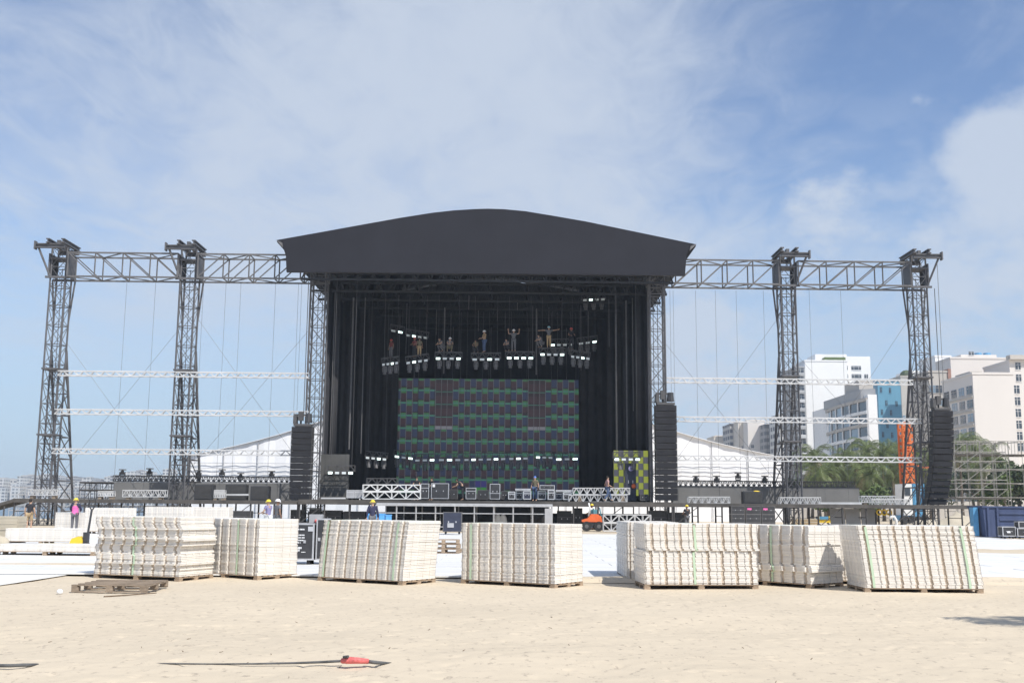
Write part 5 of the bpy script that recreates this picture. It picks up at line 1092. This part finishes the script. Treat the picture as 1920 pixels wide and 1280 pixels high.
while u < 330:
    w_ = (16, 12, 19, 9, 14, 11)[k % 6]; Y = 1075+(k*37 % 60); v = tops[k % len(tops)]; m_ = ('far_a', 'far_b', 'far_c', 'far_a', 'far_d', 'far_c')[(k*5+1) % 6]
    rt = block('distant_block', 'small pale high-rise in the hazy skyline across the bay at left', X(u, Y), X(u+w_, Y)-.6, Y, Y+30, Z(v, Y, u), m_, 'skyline across the bay')
    MB().box(X(u+w_*.3, Y), X(u+w_*.7, Y), Y+4, Y+14, Z(v, Y, u)+.52, Z(v-2.5, Y, u)).build('roof_room', 'bld_far', rt)
    if k % 2 == 0: block('distant_block', 'small pale high-rise in the hazy skyline across the bay at left', X(u-4, 1050), X(u+w_*.8, 1050), 1030, 1055, Z(v+14+(k*5 % 9), 1050, u), ('far_c', 'far_a', 'far_b')[k % 3], 'skyline across the bay')
    u += w_; k += 1

# ------------------------------------------------------------------ palms and trees
def palm(x, y, h, seed, label, nf=24, fl=3.4, z0=0):
    r = random.Random(seed); rt = thing('palm_tree', label, 'palm tree', (x, y, z0), 0, 'palm trees along the avenue')
    lean = (r.uniform(-.8, .8), r.uniform(-.5, .5)); pts = [(x+lean[0]*k**2, y+lean[1]*k**2, z0+h*k) for k in (0, .15, .35, .55, .75, .9, 1)]
    MB().path(pts, [.28, .22, .18, .17, .15, .15, .17], 8).build('trunk', 'trunk', rt, smooth=True)
    top = Vector(pts[-1]); mb = MB(); dry = MB()
    for i in range(nf):
        az = 2*math.pi*i/nf*2.4+r.uniform(-.2, .2); el = R(r.uniform(-35, 80)); L_ = fl*r.uniform(.8, 1.1); p = top.copy(); n = 13; tgt = dry if el < R(-25) else mb
        hd = Vector((math.cos(az), math.sin(az), 0)); sd = Vector((-math.sin(az), math.cos(az), 0)); prev = p
        for j in range(n):
            e = el-R(8)*j*(.6+.08*j); d = hd*math.cos(e)+Vector((0, 0, math.sin(e))); p = prev+d*(L_/n)
            tgt.bar(prev, p, .028*(1-j/n)+.006, n=3)
            ll = (.75*math.sin(math.pi*min(1, (j+1.2)/(n+.5)))+.12)*fl/3.4; up = sd.cross(d)
            for s in (-1, 1):
                for q in (0, .5):
                    b0 = prev+(p-prev)*q; tip = b0+sd*s*ll*.72+d*ll*.45-Vector((0, 0, ll*r.uniform(.25, .6))); w2 = d*.045
                    tgt.add([b0-w2, b0+w2, tip], [(0, 1, 2)])
            prev = p
    cr = MB(); mb.build('crown', 'palm_leaf', rt)
    if dry.v: dry.build('dry_fronds', 'palm_dry', rt)
    for k in range(4): a_ = k*1.6; MB().ball(top+Vector((.22*math.cos(a_), .22*math.sin(a_), -.25)), .13, nu=6, nv=4).build('coconut', 'leaf_light', rt)
PL = [(1512, 850, 150), (1533, 838, 165), (1556, 852, 148), (1577, 842, 170), (1600, 853, 150), (1628, 824, 158), (1612, 858, 176), (1652, 836, 150), (1672, 828, 168), (1690, 850, 145), (1718, 835, 160), (1545, 866, 140), (1640, 866, 139), (1740, 845, 150), (1797, 812, 150), (1828, 824, 160), (1862, 832, 165), (1840, 850, 150)]
W1 = ['first', 'second', 'third', 'fourth', 'fifth', 'sixth', 'seventh', 'eighth', 'ninth', 'tenth', 'eleventh', 'twelfth', 'thirteenth', 'fourteenth']
ordr = sorted(range(14), key=lambda i: PL[i][0])
for i, (u_, v_, Y) in enumerate(PL):
    p = at(u_, v_, Y); lab = (W1[ordr.index(i)]+' palm from the left in the row between the right riser and the curved speakers') if i < 14 else 'palm showing above the scaffold at right, '+('nearest the speakers', 'second from the speakers', 'furthest right', 'behind the scaffold deck')[i-14]
    palm(p.x, p.y, p.z-1.6, 20+i, lab, nf=30, fl=4.8)
def tree(x, y, h, rx, seed, label, m_='leaf', n=2600, z0=0, ls=.34):
    r = np.random.default_rng(seed); rt = thing('broadleaf_tree', label, 'tree', (x, y, z0), 0, 'broad-leaved trees at right')
    th = h*.42; tb = MB().path([(x, y, z0), (x+.1, y, z0+th*.5), (x, y+.1, z0+th)], [.3, .24, .2], 8); cl = []
    for k in range(15):
        a = r.uniform(0, 6.28); q = r.random()**.6; c = Vector((x+rx*.8*q*math.cos(a), y+rx*.8*q*math.sin(a), z0+h*(.45+.42*r.random()*(1-.4*q)))); cl.append((c, rx*r.uniform(.28, .46)))
        tb.path([(x, y, z0+th*.9), tuple((Vector((x, y, z0+th))+c)/2+Vector((0, 0, .2))), tuple(c)], [.13, .09, .03], 5)
    tb.build('trunk', 'trunk', rt, smooth=True); mb = MB()
    for k in range(n):
        c, rr = cl[r.integers(len(cl))]; d = Vector(r.normal(size=3)).normalized(); p = c+d*rr*(.55+.45*r.random()**.5); a = Vector(r.normal(size=3)).normalized(); b = a.cross(Vector(r.normal(size=3))).normalized(); s_ = ls*r.uniform(.6, 1.2)
        mb.add([p-a*s_, p+b*s_*.45, p+a*s_, p-b*s_*.45], [(0, 1, 2, 3)])
    mb.build('crown', m_, rt)
TL = [(1905, 855, 128, 4.2, 'leaf', 'dark spreading tree at the right edge above the blue container'), (1935, 862, 122, 4.0, 'leaf', 'dark tree cut off by the right edge of the picture'), (1880, 885, 118, 2.6, 'leaf_light', 'lighter tree between the scaffold and the right edge'), (1520, 872, 186, 4.5, 'leaf', 'dense tree behind the palms nearest the right marquee'), (1575, 868, 190, 4.6, 'leaf', 'dense tree behind the middle of the palm row'), (1630, 872, 188, 4.4, 'leaf', 'dense tree behind the right half of the palm row'), (1680, 868, 184, 4.4, 'leaf', 'dense tree behind the orange crane'), (1745, 870, 180, 4.4, 'leaf', 'dense tree behind the curved speakers'), (1820, 862, 176, 4.6, 'leaf', 'dense tree behind the silver scaffold'), (1550, 905, 136, 2.4, 'leaf_light', 'low bushy tree under the palms above the right riser'), (1625, 905, 134, 2.4, 'leaf_light', 'low bushy tree under the palms left of the crane')]
for i, (u_, v_, Y, rx, m_, lab) in enumerate(TL):
    p = at(u_, v_, Y); tree(p.x, p.y, p.z, rx, 50+i, lab, m_, n=2600 if rx > 3 else 1800)
# a palm just outside the frame throws the shade on the sand at right
c = gnd(1935, 1170); hh = 7.2; ln = hh/math.tan(SUN_EL)
palm(c.x+SUN_H.x*ln, c.y+SUN_H.y*ln, hh-.4, 77, 'palm just outside the right edge, throwing shade on the sand', nf=24, fl=2.6)
# promenade wall and hedge behind the right side
based('promenade_wall', MB().box(X(1480, 200), X(2100, 200), 200, 201, 0, 3.2), 'bld_stone', 'low pale wall behind the palm row at right', 'wall')

# ------------------------------------------------------------------ people
def skin_obj(name, verts, edges, radii, m_, root, sub=1):
    me = bpy.data.meshes.new(name); bm = bmesh.new(); ly = bm.verts.layers.skin.verify(); vs = [bm.verts.new(v) for v in verts]
    for v, r_ in zip(vs, radii): v[ly].radius = r_ if isinstance(r_, tuple) else (r_, r_)
    vs[0][ly].use_root = True
    for a, b in edges: bm.edges.new((vs[a], vs[b]))
    bm.to_mesh(me); bm.free(); me.materials.append(MT[m_]); o = link(name, me, root)
    md = o.modifiers.new('skin', 'SKIN'); md.use_smooth_shade = True; s = o.modifiers.new('sub', 'SUBSURF'); s.levels = sub; s.render_levels = sub
    return o
STAND = dict(pelvis=(0, 0, .96), waist=(0, 0, 1.10), chest=(0, .0, 1.30), neck=(0, .0, 1.46), jaw=(0, .035, 1.56), skull=(0, .015, 1.64), crown=(0, .0, 1.71), shL=(-.18, 0, 1.41), shR=(.18, 0, 1.41), elL=(-.25, -.02, 1.14), elR=(.25, -.02, 1.14), wrL=(-.27, .06, .90), wrR=(.27, .06, .90), hipL=(-.10, 0, .92), hipR=(.10, 0, .92), knL=(-.11, .03, .50), knR=(.11, .03, .50), anL=(-.11, 0, .09), anR=(.11, 0, .09), toL=(-.13, .15, .035), toR=(.13, .15, .035))
POSES = {
 'stand': {}, 'stride': dict(knL=(-.10, .20, .52), anL=(-.10, .30, .12), toL=(-.11, .45, .06), knR=(.10, -.02, .49), anR=(.10, -.28, .14), toR=(.11, -.16, .035), elL=(-.24, -.12, 1.15), wrL=(-.25, .02, .95), wrR=(.24, .25, 1.02)),
 'work': dict(elL=(-.26, .08, 1.16), elR=(.26, .08, 1.16), wrL=(-.17, .33, 1.10), wrR=(.17, .33, 1.10)),
 'armsup': dict(elL=(-.40, .02, 1.40), elR=(.40, .02, 1.40), wrL=(-.42, .06, 1.66), wrR=(.42, .06, 1.66)),
 'spread': dict(elL=(-.46, .02, 1.44), elR=(.46, .0, 1.42), wrL=(-.72, .06, 1.50), wrR=(.74, .04, 1.38)),
 'bend': dict(waist=(0, .06, 1.08), chest=(0, .24, 1.22), neck=(0, .38, 1.34), jaw=(0, .47, 1.38), skull=(0, .47, 1.44), crown=(0, .47, 1.51), shL=(-.18, .33, 1.29), shR=(.18, .33, 1.29), elL=(-.24, .42, 1.05), elR=(.24, .42, 1.05), wrL=(-.15, .62, .98), wrR=(.15, .62, .98)),
 'crouch': dict(pelvis=(0, -.12, .42), waist=(0, -.04, .56), chest=(0, .10, .74), neck=(0, .20, .88), jaw=(0, .27, .95), skull=(0, .26, 1.02), crown=(0, .25, 1.09), shL=(-.18, .15, .83), shR=(.18, .15, .83), elL=(-.24, .30, .62), elR=(.24, .30, .62), wrL=(-.12, .48, .56), wrR=(.12, .48, .56), hipL=(-.10, -.12, .40), hipR=(.10, -.12, .40), knL=(-.19, .28, .52), knR=(.19, .28, .50), anL=(-.16, .02, .09), anR=(.16, .02, .09), toL=(-.18, .17, .035), toR=(.18, .17, .035)),
}
def person(p, face, pose, label, shirt, trousers, helmet=None, h=1.75, sleeves='short', shorts=False, sk='skin', vest=None, hat=None, group='workers building the stage'):
    rt = thing('person', label, 'person', p, face, group); J = dict(STAND); J.update(POSES[pose]); s = h/1.75; J = {k: Vector(v)*s for k, v in J.items()}
    V = lambda *ks: [J[k] for k in ks]
    names = ['pelvis', 'waist', 'chest', 'neck', 'jaw', 'skull', 'crown', 'shL', 'elL', 'wrL', 'shR', 'elR', 'wrR', 'hipL', 'knL', 'anL', 'toL', 'hipR', 'knR', 'anR', 'toR']
    rad = [(.14, .10), (.13, .095), (.15, .105), .055, (.068, .078), (.080, .095), .045, .06, .043, .03, .06, .043, .03, .085, .057, .04, .035, .085, .057, .04, .035]
    ed = [(0, 1), (1, 2), (2, 3), (3, 4), (4, 5), (5, 6), (2, 7), (7, 8), (8, 9), (2, 10), (10, 11), (11, 12), (0, 13), (13, 14), (14, 15), (15, 16), (0, 17), (17, 18), (18, 19), (19, 20)]
    sc = lambda rr: [tuple(x*s for x in r_) if isinstance(r_, tuple) else r_*s for r_ in rr]
    skin_obj('body', V(*names), ed, sc(rad), sk, rt)
    # face: nose, eyes, ears
    fd = Vector((0, 1, 0)); c = J['jaw'].lerp(J['skull'], .55); mb = MB(); mb.ball(c+fd*.095*s, .014*s, .02*s, .022*s, 6, 4)
    for a in (-1, 1): mb.ball(c+Vector((a*.082*s, 0, 0)), .012*s, .022*s, .032*s, 6, 4)
    mb.build('nose_and_ears', sk, rt, local=True, smooth=True)
    mb = MB()
    for a in (-1, 1): mb.ball(c+Vector((a*.032*s, .088*s, .022*s)), .009*s, nu=6, nv=4)
    mb.cbox(c+Vector((0, .086*s, -.045*s)), .05*s, .014*s, .010*s); mb.build('eyes_and_mouth', 'hair', rt, local=True)
    # hands with five fingers
    for side, sg in (('L', -1), ('R', 1)):
        w_ = J['wr'+side]; d = (w_-J['el'+side]).normalized(); x = d.cross(Vector((0, 1, .3))).normalized()*sg; nrm = x.cross(d).normalized(); mb = MB(); e = w_+d*.085*s
        mb.prism([w_-x*.028*s-nrm*.012*s, w_+x*.028*s-nrm*.012*s, e+x*.042*s-nrm*.012*s, e-x*.042*s-nrm*.012*s], nrm*.024*s)
        for i, fl in enumerate((.068, .08, .075, .058)):
            b = e+x*(.033-.022*i)*s; m1 = b+d*fl*.55*s-nrm*.008*s; t_ = m1+d*fl*.4*s-nrm*.028*s; mb.path([b, m1, t_], [.009*s, .0085*s, .006*s], 5)
        b = w_+d*.03*s-x*.03*s; mb.path([b, b-x*.03*s+d*.035*s, b-x*.035*s+d*.07*s-nrm*.012*s], [.011*s, .010*s, .007*s], 5)
        mb.build('hand', sk, rt, local=True, smooth=True)
    # shirt
    t1 = 1.0 if sleeves == 'long' else .55; vs = V('waist', 'chest', 'neck', 'shL', 'shR', 'pelvis'); rr = [(.15, .115), (.175, .128), .07, .085, .085, (.155, .12)]; ee = [(0, 1), (1, 2), (1, 3), (1, 4), (0, 5)]
    for side, k in (('L', 3), ('R', 4)):
        vs.append(J['sh'+side].lerp(J['el'+side], t1)); rr.append(.064 if t1 < 1 else .058); ee.append((k, len(vs)-1))
        if sleeves == 'long': vs.append(J['el'+side].lerp(J['wr'+side], .92)); rr.append(.042); ee.append((len(vs)-2, len(vs)-1))
    skin_obj('shirt', vs, ee, sc(rr), shirt, rt)
    if vest: skin_obj('vest', V('waist', 'chest')+[J['chest'].lerp(J['neck'], .55), J['pelvis'].lerp(J['waist'], .1)], [(0, 1), (1, 2), (0, 3)], sc([(.175, .135), (.195, .15), (.16, .11), (.17, .135)]), vest, rt)
    ks = .95 if shorts else 1.0; vs = V('pelvis', 'hipL', 'hipR'); rr = [(.155, .125), .108, .108]; ee = [(0, 1), (0, 2)]
    for side, k in (('L', 1), ('R', 2)):
        vs.append(J['hip'+side].lerp(J['kn'+side], .85 if shorts else 1)); rr.append(.088 if shorts else .078); ee.append((k, len(vs)-1))
        if not shorts: vs.append(J['kn'+side].lerp(J['an'+side], .93)); rr.append(.062); ee.append((len(vs)-2, len(vs)-1))
    skin_obj('shorts' if shorts else 'trousers', vs, ee, sc(rr), trousers, rt)
    for side in 'LR': skin_obj('shoe', [J['an'+side], J['an'+side]-Vector((0, .02, .045))*s, J['to'+side]], [(0, 1), (1, 2)], sc([.05, .05, .042]), 'hair', rt)
    sk_c = J['skull']
    if helmet:
        hm = MB().ball(sk_c+Vector((0, -.005, .005))*s, .118*s, .138*s, .125*s, 14, 6, half=True).build('helmet', helmet, rt, local=True, smooth=True)
        MB().bar(sk_c+Vector((0, .01, -.004))*s, sk_c+Vector((0, .014, .010))*s, .15*s, .135*s, 14).build('brim', helmet, hm, local=True)
    else: MB().ball(sk_c+Vector((0, -.022, .012))*s, .094*s, .108*s, .10*s, 12, 7).build('cap' if hat else 'hair', hat or 'hair', rt, local=True, smooth=True)
    return rt
def gp(u, v): c = gnd(u, v); c.z = .07; return c
person(gp(53, 999), 0, 'stand', 'person in black T-shirt and shorts with bare legs, seen from behind at far left', 'cloth_blackcloth', 'cloth_tan', shorts=True, h=1.72)
person(gp(138, 1001), .12, 'work', 'worker in bright pink vest and yellow helmet standing by the white panels', 'cloth_navy', 'cloth_greycloth', 'helmet_yellow', h=1.76, sleeves='long', vest='cloth_pink')
person(gp(501, 1007), 1.1, 'work', 'worker in yellow helmet and lilac shirt behind the second panel stack', 'cloth_purple', 'cloth_whitecloth', 'helmet_yellow', h=1.74)
person(gp(518, 1009), -.8, 'stand', 'worker in white helmet and grey shirt behind the second panel stack', 'cloth_greycloth', 'cloth_greycloth', 'helmet_white', h=1.76, sk='skin_dark')
person(gp(697, 1009), .2, 'stand', 'worker in yellow helmet and navy top behind the leaning panel stack', 'cloth_navy', 'cloth_greycloth', 'helmet_yellow', h=1.76, sleeves='long')
p = st(1288, 955, -5); person((p.x, p.y, .05), .4, 'work', 'worker in yellow helmet under the right end of the stage', 'cloth_blackcloth', 'cloth_greycloth', 'helmet_yellow', h=1.74, sk='skin_dark')
p = st(1110, 955, -6); person((p.x, p.y, .05), .9, 'work', 'worker with a yellow helmet beside the orange loader', 'cloth_whitecloth', 'cloth_denim', 'helmet_yellow', h=1.75, sk='skin_dark')
def sp_(u, dy): p = st(u, 930, dy); return (p.x, p.y, ZD+.022)
person(sp_(868, -3), 1.45, 'bend', 'worker in black leaning over beside the low case on the stage', 'cloth_blackcloth', 'cloth_blackcloth', h=1.76)
person(sp_(1003, -2.4), 2.7, 'stand', 'worker in a blue cap among the row of cases on the stage', 'cloth_olive', 'cloth_denim', hat='helmet_blue', h=1.8)
person(sp_(1139, -3.8), -1.35, 'stride', 'person in rose shirt and jeans walking along the stage edge', 'cloth_rose', 'cloth_denim', h=1.8, sk='skin')
person(sp_(781, -1.2), 2.9, 'work', 'worker half hidden behind the big white truss sections', 'cloth_blackcloth', 'cloth_blackcloth', h=1.72); person(sp_(809, -1.2), 2.4, 'work', 'worker half hidden behind the large square case', 'cloth_blackcloth', 'cloth_blackcloth', h=1.68)
def rig(u, vf, dy=D1+.35): return st(u, vf, dy)
PI = math.pi
def rigger(u, vfeet, face, pose, label, shirt, trousers, hel, **k):
    p = rig(u, vfeet); person((p.x, p.y, p.z), face, pose, label, shirt, trousers, hel, group='riggers standing on the hung trusses', **k)
rigger(733, 671, PI*.8, 'stand', 'rigger in red helmet at the far left of the hung trusses', 'cloth_maroon', 'cloth_greycloth', 'helmet_red', sk='skin_dark', h=1.5)
rigger(777, 670, PI*.8, 'work', 'rigger in red helmet and dark clothes on the second hung truss', 'cloth_maroon', 'cloth_blackcloth', 'helmet_red', sk='skin_dark', h=1.6); rigger(786, 669, PI*1.1, 'stand', 'rigger in tan trousers next to the red helmet on the second hung truss', 'cloth_olive', 'cloth_tan', None, sk='skin_dark', h=1.55)
rigger(828, 659.5, PI*.75, 'crouch', 'crouching rigger in dark clothes, left of the pair with a white helmet', 'cloth_greycloth', 'cloth_greycloth', None, h=1.75); rigger(842, 659.5, PI*1.1, 'crouch', 'crouching rigger in white helmet and rolled sleeves', 'cloth_greycloth', 'cloth_olive', 'helmet_white', h=1.75)
rigger(893, 662, PI*.9, 'crouch', 'crouching rigger beside the standing one in white helmet', 'cloth_olive', 'cloth_blackcloth', None, sk='skin_dark', h=1.7); rigger(908, 661, PI*.65, 'work', 'standing rigger in white helmet and pale jeans on the middle hung truss', 'cloth_tan', 'cloth_denim', 'helmet_white', h=1.8)
rigger(963, 659, PI, 'armsup', 'rigger in white helmet with both arms raised', 'cloth_greycloth', 'cloth_greycloth', 'helmet_white', h=1.8); rigger(952, 659, PI*.8, 'crouch', 'crouching rigger left of the one with raised arms', 'cloth_greycloth', 'cloth_blackcloth', None, h=1.6)
rigger(1029, 652, PI*1.05, 'spread', 'rigger in pale trousers with both arms spread wide', 'cloth_greycloth', 'cloth_tan', 'helmet_cyan', h=1.75); rigger(1014, 652, PI*.7, 'crouch', 'crouching rigger left of the one with spread arms', 'cloth_greycloth', 'cloth_greycloth', None, h=1.7)
rigger(1071, 656, PI*1.1, 'work', 'rigger in red helmet at the right end of the hung trusses', 'cloth_blackcloth', 'cloth_blackcloth', 'helmet_red', sk='skin_dark', h=1.8)

# ------------------------------------------------------------------ air
hz = MB().box(-900, 1000, -40, 1720, -7.5, 60).build('haze', 'teal'); hz.data.materials.clear()
hm = bpy.data.materials.new('haze'); hm.use_nodes = True; t = hm.node_tree; t.nodes.clear()
vo = t.nodes.new('ShaderNodeVolumePrincipled'); vo.inputs['Color'].default_value = (.74, .86, 1, 1); vo.inputs['Density'].default_value = .00038; vo.inputs['Anisotropy'].default_value = 0
hm.cycles.homogeneous_volume = True
oo = t.nodes.new('ShaderNodeOutputMaterial'); t.links.new(vo.outputs[0], oo.inputs['Volume']); hz.data.materials.append(hm); tag(hz, kind='stuff')
